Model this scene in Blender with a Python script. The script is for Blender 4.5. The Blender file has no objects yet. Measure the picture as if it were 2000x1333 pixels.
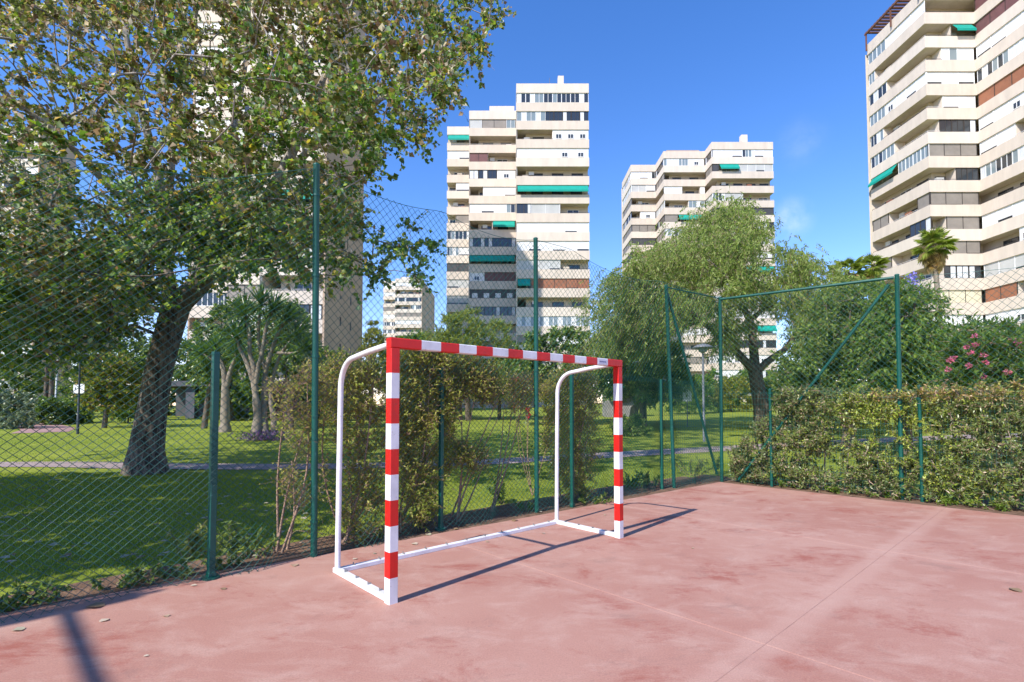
import bpy, math, random
import numpy as np
from math import radians, sin, cos, tan, pi, atan2, sqrt

scene = bpy.context.scene
COL = scene.collection

# ------------------------------------------------------------------ camera
# The photograph is 2000 px wide; its focal length is 1014 px, the horizon lies at row 793,
# the lens looks up by 2.2 degrees and the eye is 1.54 m above the court.
FPX, TILT, EYE, HZ = 1014.0, radians(2.2), 1.54, 793.0
CYP = HZ - FPX * tan(TILT)
cam_d = bpy.data.cameras.new('camera')
cam = bpy.data.objects.new('camera', cam_d)
COL.objects.link(cam)
cam.location = (0, 0, EYE)
cam.rotation_euler = (pi / 2 + TILT, 0, 0)
cam_d.sensor_width = 36.0
cam_d.lens = 36.0 * FPX / 2000.0
cam_d.shift_y = (CYP - 666.5) / 2000.0
cam_d.clip_start = 0.05
cam_d.clip_end = 3000.0
scene.camera = cam

# ------------------------------------------------------------------ sky and sun
SUN_AZ, SUN_EL = radians(221.5), radians(43.3)       # azimuth from +Y towards +X
SUN_H = np.array([sin(SUN_AZ), cos(SUN_AZ)])
world = bpy.data.worlds.new('World')
scene.world = world
world.use_nodes = True
wn, wl = world.node_tree.nodes, world.node_tree.links
bg = wn['Background']
sky = wn.new('ShaderNodeTexSky')
sky.sky_type = 'NISHITA'
sky.sun_disc = False
sky.sun_elevation = SUN_EL
sky.sun_rotation = SUN_AZ
sky.altitude = 0
sky.air_density = 1.0
sky.dust_density = 0.05
sky.ozone_density = 2.0
hs = wn.new('ShaderNodeHueSaturation')
hs.inputs['Saturation'].default_value = 1.3
hs.inputs['Value'].default_value = 1.0
wl.new(sky.outputs[0], hs.inputs['Color'])
# two small thin clouds low in the sky, broken up by noise
wtc = wn.new('ShaderNodeTexCoord')
wno = wn.new('ShaderNodeTexNoise')
wno.inputs['Scale'].default_value = 14.0
wno.inputs['Detail'].default_value = 7.0
wno.inputs['Roughness'].default_value = 0.6
wl.new(wtc.outputs['Generated'], wno.inputs['Vector'])
wtint = wn.new('ShaderNodeMix'); wtint.data_type = 'RGBA'; wtint.blend_type = 'MULTIPLY'
wtint.inputs['Factor'].default_value = 1.0
wtint.inputs['B'].default_value = (1.02, 0.875, 1.06, 1)
wl.new(hs.outputs['Color'], wtint.inputs['A'])
prev = wtint.outputs['Result']
for (cpx, cpy, rad_, amt) in ((1543, 428, 0.045, 0.34), (1565, 280, 0.05, 0.10)):
    x_, y_ = (cpx - 1000) / FPX, (CYP - cpy) / FPX
    v_ = np.array([x_, cos(TILT) - y_ * sin(TILT), sin(TILT) + y_ * cos(TILT)])
    v_ = v_ / np.linalg.norm(v_)
    wd = wn.new('ShaderNodeVectorMath'); wd.operation = 'DISTANCE'
    wd.inputs[1].default_value = [float(c) for c in v_]
    wr1 = wn.new('ShaderNodeMapRange'); wr1.interpolation_type = 'SMOOTHSTEP'
    wr1.inputs['From Min'].default_value = 0.0; wr1.inputs['From Max'].default_value = rad_
    wr1.inputs['To Min'].default_value = 1.0; wr1.inputs['To Max'].default_value = 0.0
    wr2 = wn.new('ShaderNodeMapRange')
    wr2.inputs['From Min'].default_value = 0.40; wr2.inputs['From Max'].default_value = 0.72
    wr2.inputs['To Max'].default_value = amt
    wm = wn.new('ShaderNodeMath'); wm.operation = 'MULTIPLY'
    wmx = wn.new('ShaderNodeMix'); wmx.data_type = 'RGBA'
    wmx.inputs['B'].default_value = (6.0, 6.0, 6.4, 1)
    wl.new(wtc.outputs['Generated'], wd.inputs[0]); wl.new(wd.outputs['Value'], wr1.inputs['Value'])
    wl.new(wno.outputs['Fac'], wr2.inputs['Value'])
    wl.new(wr1.outputs[0], wm.inputs[0]); wl.new(wr2.outputs[0], wm.inputs[1])
    wl.new(wm.outputs[0], wmx.inputs['Factor']); wl.new(prev, wmx.inputs['A'])
    prev = wmx.outputs['Result']
wl.new(prev, bg.inputs['Color'])
bg.inputs['Strength'].default_value = 0.15

sun_d = bpy.data.lights.new('sun', 'SUN')
sun_d.energy = 3.6
sun_d.angle = radians(0.53)
sun_d.color = (1.0, 0.94, 0.85)
sun = bpy.data.objects.new('sun', sun_d)
COL.objects.link(sun)
sun.rotation_euler = (pi / 2 - SUN_EL, 0, pi - SUN_AZ)
sun.location = (-20, -25, 40)

vs = scene.view_settings
vs.view_transform = 'Standard'
vs.look = 'None'
vs.exposure = 0.82
vs.gamma = 1.0
vs.use_curve_mapping = False
cy = scene.cycles
cy.max_bounces = 6
cy.diffuse_bounces = 3
cy.glossy_bounces = 2
cy.transmission_bounces = 4
cy.caustics_reflective = False
cy.caustics_refractive = False

# ------------------------------------------------------------------ helpers
def ray(px, py):
    x, y = (px - 1000) / FPX, (CYP - py) / FPX
    return np.array([x, cos(TILT) - y * sin(TILT), sin(TILT) + y * cos(TILT)])

def at(px, py, Y):
    """the point at distance Y seen at a pixel of the photograph"""
    d = ray(px, py)
    return np.array([0, 0, EYE]) + d * (Y / d[1])

def gz(x, y):
    """height of the ground: flat at the court, a gentle rise across the park"""
    s = np.clip(np.asarray(y, float) - 16, 0, 64)
    k = 0.018 + 0.016 * np.clip(np.asarray(x, float) / 20, 0, 1)
    return s * k - 0.02

def gnd(px, py):
    d = ray(px, py)
    z = 0.0
    for _ in range(30):
        t = (z - EYE) / d[2] if d[2] < -1e-4 else 200.0
        z = float(gz(d[0] * t, d[1] * t))
    return np.array([d[0] * t, d[1] * t, z])

def base(px, Y):
    x = (px - 1000) / FPX * Y
    return np.array([x, Y, float(gz(x, Y))])

def tag(o, label=None, cat=None, group=None, kind=None):
    if label: o['label'] = label
    if cat: o['category'] = cat
    if group: o['group'] = group
    if kind: o['kind'] = kind
    return o

def empty(name, loc, rz=0.0, label=None, cat=None, group=None):
    o = bpy.data.objects.new(name, None)
    o.empty_display_size = 0.2
    o.location = [float(c) for c in loc]
    o.rotation_euler = (0, 0, rz)
    COL.objects.link(o)
    return tag(o, label, cat, group)

def link(name, me, parent=None, loc=(0, 0, 0), rz=0.0, scale=None, kind=None):
    o = bpy.data.objects.new(name, me)
    o.location = [float(c) for c in loc]
    if rz: o.rotation_euler = (0, 0, rz)
    if scale is not None: o.scale = [float(c) for c in scale]
    if parent is not None: o.parent = parent
    COL.objects.link(o)
    if kind: o['kind'] = kind
    return o

def np_mesh(name, V, F, mat, col=None, smooth=False, midx=None):
    """mesh from arrays; F is (n,k) or a list of such arrays"""
    V = np.asarray(V, np.float32)
    Fs = [np.asarray(f, np.int32) for f in (F if isinstance(F, list) else [F]) if len(f)]
    me = bpy.data.meshes.new(name)
    me.vertices.add(len(V))
    me.vertices.foreach_set('co', V.ravel())
    loops = np.concatenate([f.ravel() for f in Fs])
    cnt = np.concatenate([np.full(len(f), f.shape[1], np.int32) for f in Fs])
    me.loops.add(len(loops))
    me.loops.foreach_set('vertex_index', loops)
    me.polygons.add(len(cnt))
    me.polygons.foreach_set('loop_start', np.concatenate([[0], np.cumsum(cnt)[:-1]]).astype(np.int32))
    if midx is not None:
        me.polygons.foreach_set('material_index', np.asarray(midx, np.int32))
    if smooth:
        me.polygons.foreach_set('use_smooth', np.ones(len(cnt), bool))
    for m in (mat if isinstance(mat, (list, tuple)) else [mat]):
        me.materials.append(m)
    me.update(calc_edges=True)
    if col is not None:
        a = me.color_attributes.new('Col', 'FLOAT_COLOR', 'POINT')
        c = np.ones((len(V), 4), np.float32)
        c[:, :3] = col
        a.data.foreach_set('color', c.ravel())
    return me

class MB:
    """collects shapes for one mesh"""
    def __init__(s):
        s.v, s.f, s.m, s.n = [], [], [], 0
    def add(s, V, F, m=0):
        V = np.asarray(V, float).reshape(-1, 3)
        for f in F:
            s.f.append([int(i) + s.n for i in f]); s.m.append(m)
        s.v.append(V); s.n += len(V)
        return s
    def box(s, x0, x1, y0, y1, z0, z1, m=0):
        V = [(x, y, z) for z in (z0, z1) for y in (y0, y1) for x in (x0, x1)]
        return s.add(V, [(0, 2, 3, 1), (4, 5, 7, 6), (0, 1, 5, 4), (2, 6, 7, 3), (0, 4, 6, 2), (1, 3, 7, 5)], m)
    def tube(s, pts, r, k=8, m=0, caps=True):
        V, F = tube_arrays(pts, r, k)
        n = len(pts)
        F = [tuple(f) for f in F]
        if caps:                                  # caps get vertices of their own, so the sides stay evenly shaded
            V = np.concatenate([V, V[:k], V[-k:]])
            F += [tuple(range(n * k + k - 1, n * k - 1, -1)), tuple(n * k + k + i for i in range(k))]
        return s.add(V, F, m)
    def prism(s, poly, z0, z1, m=0):
        n = len(poly)
        V = [(x, y, z0) for x, y in poly] + [(x, y, z1) for x, y in poly]
        F = [(i, (i + 1) % n, n + (i + 1) % n, n + i) for i in range(n)]
        return s.add(V, F + [tuple(range(n - 1, -1, -1)), tuple(range(n, 2 * n))], m)
    def loft(s, rings, m=0, mids=None, caps=True):
        """rings of equal point count; mids gives a material per gap"""
        k = len(rings[0])
        V = np.concatenate([np.asarray(r, float) for r in rings])
        b = s.n
        s.v.append(V); s.n += len(V)
        for j in range(len(rings) - 1):
            for i in range(k):
                s.f.append([b + j * k + i, b + j * k + (i + 1) % k, b + (j + 1) * k + (i + 1) % k, b + (j + 1) * k + i])
                s.m.append(mids[j] if mids else m)
        if caps:
            e = (len(rings) - 1) * k
            s.f.append([b + i for i in range(k - 1, -1, -1)]); s.m.append(mids[0] if mids else m)
            s.f.append([b + e + i for i in range(k)]); s.m.append(mids[-1] if mids else m)
        return s
    def mesh(s, name, mat, smooth=False, fix=False):
        me = bpy.data.meshes.new(name)
        me.from_pydata(np.concatenate(s.v).tolist(), [], s.f)
        for m in (mat if isinstance(mat, (list, tuple)) else [mat]):
            me.materials.append(m)
        me.polygons.foreach_set('material_index', np.array(s.m, np.int32))
        if smooth:
            me.polygons.foreach_set('use_smooth', np.ones(len(s.f), bool))
        me.update()
        return me
    def obj(s, name, mat, parent=None, smooth=False, loc=(0, 0, 0), rz=0.0):
        return link(name, s.mesh(name, mat, smooth), parent, loc, rz)

def tube_arrays(pts, r, k=6):
    P = np.asarray(pts, float)
    n = len(P)
    r = np.full(n, r, float) if np.isscalar(r) else np.asarray(r, float)
    T = np.gradient(P, axis=0)
    T /= np.linalg.norm(T, axis=1)[:, None] + 1e-9
    ref = np.array([0.0, 0, 1]) if abs(T[0, 2]) < 0.9 else np.array([1.0, 0, 0])
    A = np.zeros_like(P)
    a = ref - T[0] * ref.dot(T[0])
    for i in range(n):
        a = a - T[i] * a.dot(T[i])
        a /= np.linalg.norm(a) + 1e-9
        A[i] = a
    B = np.cross(T, A)
    th = np.arange(k) * 2 * pi / k
    V = P[:, None] + r[:, None, None] * (A[:, None] * np.cos(th)[None, :, None] + B[:, None] * np.sin(th)[None, :, None])
    i, j = np.meshgrid(np.arange(n - 1), np.arange(k), indexing='ij')
    F = np.stack([i * k + j, i * k + (j + 1) % k, (i + 1) * k + (j + 1) % k, (i + 1) * k + j], -1).reshape(-1, 4)
    return V.reshape(-1, 3), F

def prisms(A, B, ra, rb, k=3):
    """many straight tapered k-sided rods at once"""
    A, B = np.asarray(A, float), np.asarray(B, float)
    n = len(A)
    D = B - A
    D /= np.linalg.norm(D, axis=1)[:, None] + 1e-9
    ref = np.where(np.abs(D[:, 2:3]) < 0.9, np.array([[0.0, 0, 1]]), np.array([[1.0, 0, 0]]))
    U = np.cross(D, ref); U /= np.linalg.norm(U, axis=1)[:, None] + 1e-9
    W = np.cross(D, U)
    th = np.arange(k) * 2 * pi / k
    R = U[:, None] * np.cos(th)[None, :, None] + W[:, None] * np.sin(th)[None, :, None]
    ra = np.broadcast_to(np.asarray(ra, float), (n,))[:, None, None]
    rb = np.broadcast_to(np.asarray(rb, float), (n,))[:, None, None]
    V = np.concatenate([A[:, None] + R * ra, B[:, None] + R * rb], 1).reshape(-1, 3)
    b = (np.arange(n) * 2 * k)[:, None]
    F = np.concatenate([b + np.array([i, (i + 1) % k, k + (i + 1) % k, k + i])[None] for i in range(k)])
    return V, F

def join(parts):
    V, F, n = [], [], 0
    for v, f in parts:
        if len(v) == 0: continue
        V.append(v); F.append(np.asarray(f) + n); n += len(v)
    return np.concatenate(V), np.concatenate(F)

def smooth_path(pts, per=4):
    P = np.asarray(pts, float)
    P = np.vstack([2 * P[0] - P[1], P, 2 * P[-1] - P[-2]])
    out = []
    for i in range(1, len(P) - 2):
        for t in np.arange(per) / per:
            p0, p1, p2, p3 = P[i - 1:i + 3]
            out.append(0.5 * (2 * p1 + (p2 - p0) * t + (2 * p0 - 5 * p1 + 4 * p2 - p3) * t * t + (3 * p1 - p0 - 3 * p2 + p3) * t ** 3))
    out.append(P[-2])
    return np.array(out)

def in_poly(px, py, poly):
    poly = np.asarray(poly, float)
    inside = np.zeros(len(px), bool)
    j = len(poly) - 1
    for i in range(len(poly)):
        xi, yi = poly[i]; xj, yj = poly[j]
        c = ((yi > py) != (yj > py)) & (px < (xj - xi) * (py - yi) / (yj - yi + 1e-12) + xi)
        inside ^= c
        j = i
    return inside

def to_px(P):
    P = np.asarray(P, float)
    z = P[:, 2] - EYE
    fw = P[:, 1] * cos(TILT) + z * sin(TILT)
    up = -P[:, 1] * sin(TILT) + z * cos(TILT)
    return 1000 + FPX * P[:, 0] / fw, CYP - FPX * up / fw

# ------------------------------------------------------------------ materials
def nodes_of(name):
    m = bpy.data.materials.new(name)
    m.use_nodes = True
    nt = m.node_tree
    return m, nt.nodes, nt.links, nt.nodes['Principled BSDF']

def mat(name, col, rough=0.6, var=0.0, scale=4.0, bump=0.0, bscale=40.0, spec=0.4, metal=0.0, col2=None, stretch=(1, 1, 1)):
    m, N, L, b = nodes_of(name)
    b.inputs['Base Color'].default_value = (*col, 1)
    b.inputs['Roughness'].default_value = rough
    b.inputs['Specular IOR Level'].default_value = spec
    b.inputs['Metallic'].default_value = metal
    g = N.new('ShaderNodeNewGeometry')
    mp = N.new('ShaderNodeMapping')
    mp.inputs['Scale'].default_value = stretch
    L.new(g.outputs['Position'], mp.inputs['Vector'])
    if var > 0:
        n = N.new('ShaderNodeTexNoise')
        n.inputs['Scale'].default_value = scale
        n.inputs['Detail'].default_value = 6
        n.inputs['Roughness'].default_value = 0.65
        L.new(mp.outputs['Vector'], n.inputs['Vector'])
        r = N.new('ShaderNodeValToRGB')
        c2 = col2 if col2 else tuple(c * (1 - var) for c in col)
        r.color_ramp.elements[0].color = (*c2, 1)
        r.color_ramp.elements[1].color = (*(tuple(min(1, c * (1 + var * 0.4)) for c in col)), 1)
        r.color_ramp.elements[0].position = 0.3
        r.color_ramp.elements[1].position = 0.65
        L.new(n.outputs['Fac'], r.inputs['Fac'])
        L.new(r.outputs['Color'], b.inputs['Base Color'])
    if bump > 0:
        n2 = N.new('ShaderNodeTexNoise')
        n2.inputs['Scale'].default_value = bscale
        n2.inputs['Detail'].default_value = 4
        L.new(mp.outputs['Vector'], n2.inputs['Vector'])
        bp = N.new('ShaderNodeBump')
        bp.inputs['Strength'].default_value = bump
        bp.inputs['Distance'].default_value = 0.02
        L.new(n2.outputs['Fac'], bp.inputs['Height'])
        L.new(bp.outputs['Normal'], b.inputs['Normal'])
    return m

def leaf_mat(name, trans=0.42, rough=0.5, spec=0.35):
    m, N, L, b = nodes_of(name)
    a = N.new('ShaderNodeAttribute')
    a.attribute_name = 'Col'
    L.new(a.outputs['Color'], b.inputs['Base Color'])
    b.inputs['Roughness'].default_value = rough
    b.inputs['Specular IOR Level'].default_value = spec
    t = N.new('ShaderNodeBsdfTranslucent')
    h = N.new('ShaderNodeHueSaturation')
    h.inputs['Saturation'].default_value = 1.1
    h.inputs['Value'].default_value = 1.5
    L.new(a.outputs['Color'], h.inputs['Color'])
    L.new(h.outputs['Color'], t.inputs['Color'])
    x = N.new('ShaderNodeMixShader')
    x.inputs['Fac'].default_value = trans
    L.new(b.outputs[0], x.inputs[1])
    L.new(t.outputs[0], x.inputs[2])
    L.new(x.outputs[0], N['Material Output'].inputs['Surface'])
    return m

M = {}
M['stucco'] = mat('cream_stucco', (0.66, 0.57, 0.48), 0.85, 0.11, 1.2, 0.25, 6, 0.2, stretch=(1, 1, 0.25))
M['stucco_pale'] = mat('pale_cream_stucco', (0.70, 0.615, 0.525), 0.85, 0.10, 1.0, 0.2, 6, 0.2, stretch=(1, 1, 0.3))
M['inner'] = mat('balcony_wall_paint', (0.60, 0.52, 0.42), 0.85, 0.15, 0.5)
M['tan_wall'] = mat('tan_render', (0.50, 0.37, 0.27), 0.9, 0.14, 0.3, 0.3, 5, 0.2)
M['white'] = mat('white_shutter', (0.76, 0.76, 0.76), 0.5, 0.07, 0.8)
M['frame_white'] = mat('white_frame', (0.8, 0.8, 0.8), 0.45)
M['frame_dark'] = mat('dark_bronze_frame', (0.05, 0.043, 0.04), 0.45)
M['grey_shutter'] = mat('taupe_shutter', (0.27, 0.24, 0.21), 0.55, 0.2, 0.7)
M['silver'] = mat('silver_blind', (0.52, 0.52, 0.5), 0.45, 0.12, 0.7)
M['brown'] = mat('brown_shutter', (0.32, 0.13, 0.07), 0.6, 0.2, 0.9)
M['plum'] = mat('plum_shutter', (0.17, 0.075, 0.075), 0.6, 0.2, 0.9)
M['dark_panel'] = mat('dark_panel', (0.07, 0.07, 0.075), 0.55, 0.2, 0.9)
M['cream_blind'] = mat('cream_blind', (0.72, 0.65, 0.47), 0.6, 0.1, 1.2)
M['awning'] = mat('green_awning', (0.0, 0.30, 0.23), 0.7, 0.12, 1.5)
M['curtain'] = mat('white_curtain', (0.7, 0.72, 0.75), 0.8, 0.25, 4.0, stretch=(4, 4, 0.2))
gm, gN, gL, gb = nodes_of('window_glass')
gb.inputs['Base Color'].default_value = (0.035, 0.042, 0.05, 1)
gb.inputs['Roughness'].default_value = 0.08
gb.inputs['Specular IOR Level'].default_value = 0.7
M['glass'] = gm
gm, gN, gL, gb = nodes_of('balcony_glass')
gb.inputs['Base Color'].default_value = (0.22, 0.27, 0.29, 1)
gb.inputs['Roughness'].default_value = 0.12
gb.inputs['Specular IOR Level'].default_value = 0.7
M['pale_glass'] = gm
M['rail'] = mat('rail_paint', (0.6, 0.58, 0.55), 0.5)
M['rail_dark'] = mat('dark_rail_paint', (0.08, 0.07, 0.065), 0.5)
M['rust'] = mat('pergola_timber', (0.16, 0.07, 0.045), 0.7, 0.3, 2.0)
M['post_green'] = mat('green_post_paint', (0.003, 0.085, 0.064), 0.38, 0.45, 9.0, 0.15, 60, 0.5, col2=(0.02, 0.115, 0.10))
M['wire_green'] = mat('green_wire_coating', (0.012, 0.105, 0.088), 0.35, 0, spec=0.6)
M['goal_white'] = mat('white_goal_enamel', (0.82, 0.81, 0.82), 0.38, 0.06, 7.0, 0.06, 30, 0.5)
M['goal_red'] = mat('red_goal_enamel', (0.72, 0.012, 0.008), 0.40, 0.16, 7.0, 0.06, 30, 0.45)
def worn(name, col, under, amount=0.06):
    m, N, L, b = nodes_of(name)
    g = N.new('ShaderNodeNewGeometry')
    n1 = N.new('ShaderNodeTexNoise'); n1.inputs['Scale'].default_value = 6; n1.inputs['Detail'].default_value = 5
    n2 = N.new('ShaderNodeTexNoise'); n2.inputs['Scale'].default_value = 26; n2.inputs['Detail'].default_value = 6; n2.inputs['Roughness'].default_value = 0.75
    for n in (n1, n2): L.new(g.outputs['Position'], n.inputs['Vector'])
    r1 = N.new('ShaderNodeValToRGB')
    r1.color_ramp.elements[0].position = 0.3; r1.color_ramp.elements[0].color = (*[c * 0.80 for c in col], 1)
    r1.color_ramp.elements[1].position = 0.65; r1.color_ramp.elements[1].color = (*[min(1, c * 1.03) for c in col], 1)
    L.new(n1.outputs['Fac'], r1.inputs['Fac'])
    mr = N.new('ShaderNodeMapRange'); mr.inputs['From Min'].default_value = 0.70 - amount; mr.inputs['From Max'].default_value = 0.74 - amount
    mr.inputs['To Max'].default_value = 0.75
    L.new(n2.outputs['Fac'], mr.inputs['Value'])
    mx = N.new('ShaderNodeMix'); mx.data_type = 'RGBA'; mx.inputs['B'].default_value = (*under, 1)
    L.new(mr.outputs[0], mx.inputs['Factor']); L.new(r1.outputs[0], mx.inputs['A']); L.new(mx.outputs['Result'], b.inputs['Base Color'])
    bp = N.new('ShaderNodeBump'); bp.inputs['Strength'].default_value = 0.12; bp.inputs['Distance'].default_value = 0.004
    L.new(n2.outputs['Fac'], bp.inputs['Height']); L.new(bp.outputs['Normal'], b.inputs['Normal'])
    b.inputs['Roughness'].default_value = 0.42; b.inputs['Specular IOR Level'].default_value = 0.45
    return m
M['goal_white'] = worn('worn_white_enamel', (0.80, 0.79, 0.80), (0.45, 0.38, 0.33), 0.085)
M['goal_red'] = worn('worn_red_enamel', (0.70, 0.014, 0.010), (0.38, 0.04, 0.03), 0.10)
M['post_green'] = worn('worn_green_paint', (0.004, 0.088, 0.066), (0.05, 0.17, 0.155), 0.10)
M['hook'] = mat('zinc_hook', (0.35, 0.34, 0.33), 0.5, metal=0.6)
M['sticker'] = mat('pale_sticker', (0.62, 0.62, 0.7), 0.4)
M['ink'] = mat('sticker_print', (0.08, 0.09, 0.22), 0.5)
M['bark'] = mat('grey_brown_bark', (0.17, 0.135, 0.105), 0.95, 0.6, 7.0, 1.0, 26, 0.15, stretch=(1, 1, 0.22), col2=(0.035, 0.026, 0.02))
M['pale_bark'] = mat('pale_bark', (0.28, 0.24, 0.185), 0.9, 0.45, 5.0, 0.7, 20, 0.15, stretch=(1, 1, 0.35), col2=(0.16, 0.125, 0.10))
M['twig'] = mat('brown_twig', (0.36, 0.24, 0.175), 0.9, 0.4, 12)
M['twig_pale'] = mat('pale_twig', (0.50, 0.37, 0.28), 0.9, 0.4, 12)
M['leaf'] = leaf_mat('broad_leaf')
M['leaf_gloss'] = leaf_mat('glossy_leaf', 0.25, 0.33, 0.5)
M['leaf_dry'] = leaf_mat('dry_leaf', 0.2, 0.8, 0.1)
M['lamp_grey'] = mat('lamp_grey_paint', (0.17, 0.18, 0.20), 0.45, 0.15, 6)
M['lamp_dark'] = mat('lamp_dark_paint', (0.035, 0.042, 0.05), 0.45, 0.15, 6)
M['sign_white'] = mat('sign_white', (0.78, 0.78, 0.78), 0.5, 0.06, 8)
M['soil'] = mat('bare_soil', (0.20, 0.125, 0.085), 0.95, 0.45, 6.0, 0.8, 50, 0.1)
M['shade_tinted_concrete'] = mat('shaded_grey_concrete', (0.10, 0.10, 0.115), 0.9, 0.25, 1.5, 0.3, 20)  # grey concrete of the porch, its shade put into the base colour
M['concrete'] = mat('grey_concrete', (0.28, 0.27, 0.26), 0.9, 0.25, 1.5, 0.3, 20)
# ------------------------------------------------------------------ the setting
rng = np.random.default_rng(7)

CORNER = np.array([4.19, 10.55])                       # far corner of the court
UDIR = np.array([0.738, 0.675]); UDIR /= np.linalg.norm(UDIR)   # along the goal line, away from the camera
VDIR = np.array([UDIR[1], -UDIR[0]])                   # along the right-hand fence, towards the camera

# lawn: one sheet to the horizon
def ground_sheet():
    xs = np.unique(np.concatenate([np.linspace(-40, 40, 81), np.linspace(-150, 150, 31), np.array([-900, -600, -400, -250, 250, 400, 600, 900])]))
    ys = np.unique(np.concatenate([np.linspace(-20, 50, 71), np.linspace(50, 200, 26), np.array([-300, -100, -50, 260, 350, 500, 800, 1200])]))
    X, Y = np.meshgrid(xs, ys, indexing='ij')
    Z = gz(X, Y)
    V = np.stack([X, Y, Z], -1).reshape(-1, 3)
    nx, ny = len(xs), len(ys)
    i, j = np.meshgrid(np.arange(nx - 1), np.arange(ny - 1), indexing='ij')
    F = np.stack([i * ny + j, (i + 1) * ny + j, (i + 1) * ny + j + 1, i * ny + j + 1], -1).reshape(-1, 4)
    m, N, L, b = nodes_of('lawn')
    b.inputs['Roughness'].default_value = 0.9
    b.inputs['Specular IOR Level'].default_value = 0.1
    g = N.new('ShaderNodeNewGeometry')
    n1 = N.new('ShaderNodeTexNoise'); n1.inputs['Scale'].default_value = 0.45; n1.inputs['Detail'].default_value = 5
    n2 = N.new('ShaderNodeTexNoise'); n2.inputs['Scale'].default_value = 28; n2.inputs['Detail'].default_value = 5
    r1 = N.new('ShaderNodeValToRGB')
    r1.color_ramp.elements[0].position = 0.33; r1.color_ramp.elements[0].color = (0.205, 0.265, 0.034, 1)
    r1.color_ramp.elements[1].position = 0.66; r1.color_ramp.elements[1].color = (0.315, 0.36, 0.054, 1)
    r2 = N.new('ShaderNodeValToRGB')
    r2.color_ramp.elements[0].position = 0.3; r2.color_ramp.elements[0].color = (0.55, 0.55, 0.5, 1)
    r2.color_ramp.elements[1].position = 0.7; r2.color_ramp.elements[1].color = (1.1, 1.1, 1.05, 1)
    mx = N.new('ShaderNodeMix'); mx.data_type = 'RGBA'; mx.blend_type = 'MULTIPLY'; mx.inputs['Factor'].default_value = 1
    for n in (n1, n2): L.new(g.outputs['Position'], n.inputs['Vector'])
    L.new(n1.outputs['Fac'], r1.inputs['Fac']); L.new(n2.outputs['Fac'], r2.inputs['Fac'])
    L.new(r1.outputs['Color'], mx.inputs['A']); L.new(r2.outputs['Color'], mx.inputs['B'])
    L.new(mx.outputs['Result'], b.inputs['Base Color'])
    bp = N.new('ShaderNodeBump'); bp.inputs['Strength'].default_value = 0.7; bp.inputs['Distance'].default_value = 0.03
    L.new(n2.outputs['Fac'], bp.inputs['Height']); L.new(bp.outputs['Normal'], b.inputs['Normal'])
    o = link('lawn_ground', np_mesh('lawn_ground', V, F, m, smooth=True))
    tag(o, kind='structure')
ground_sheet()

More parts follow.
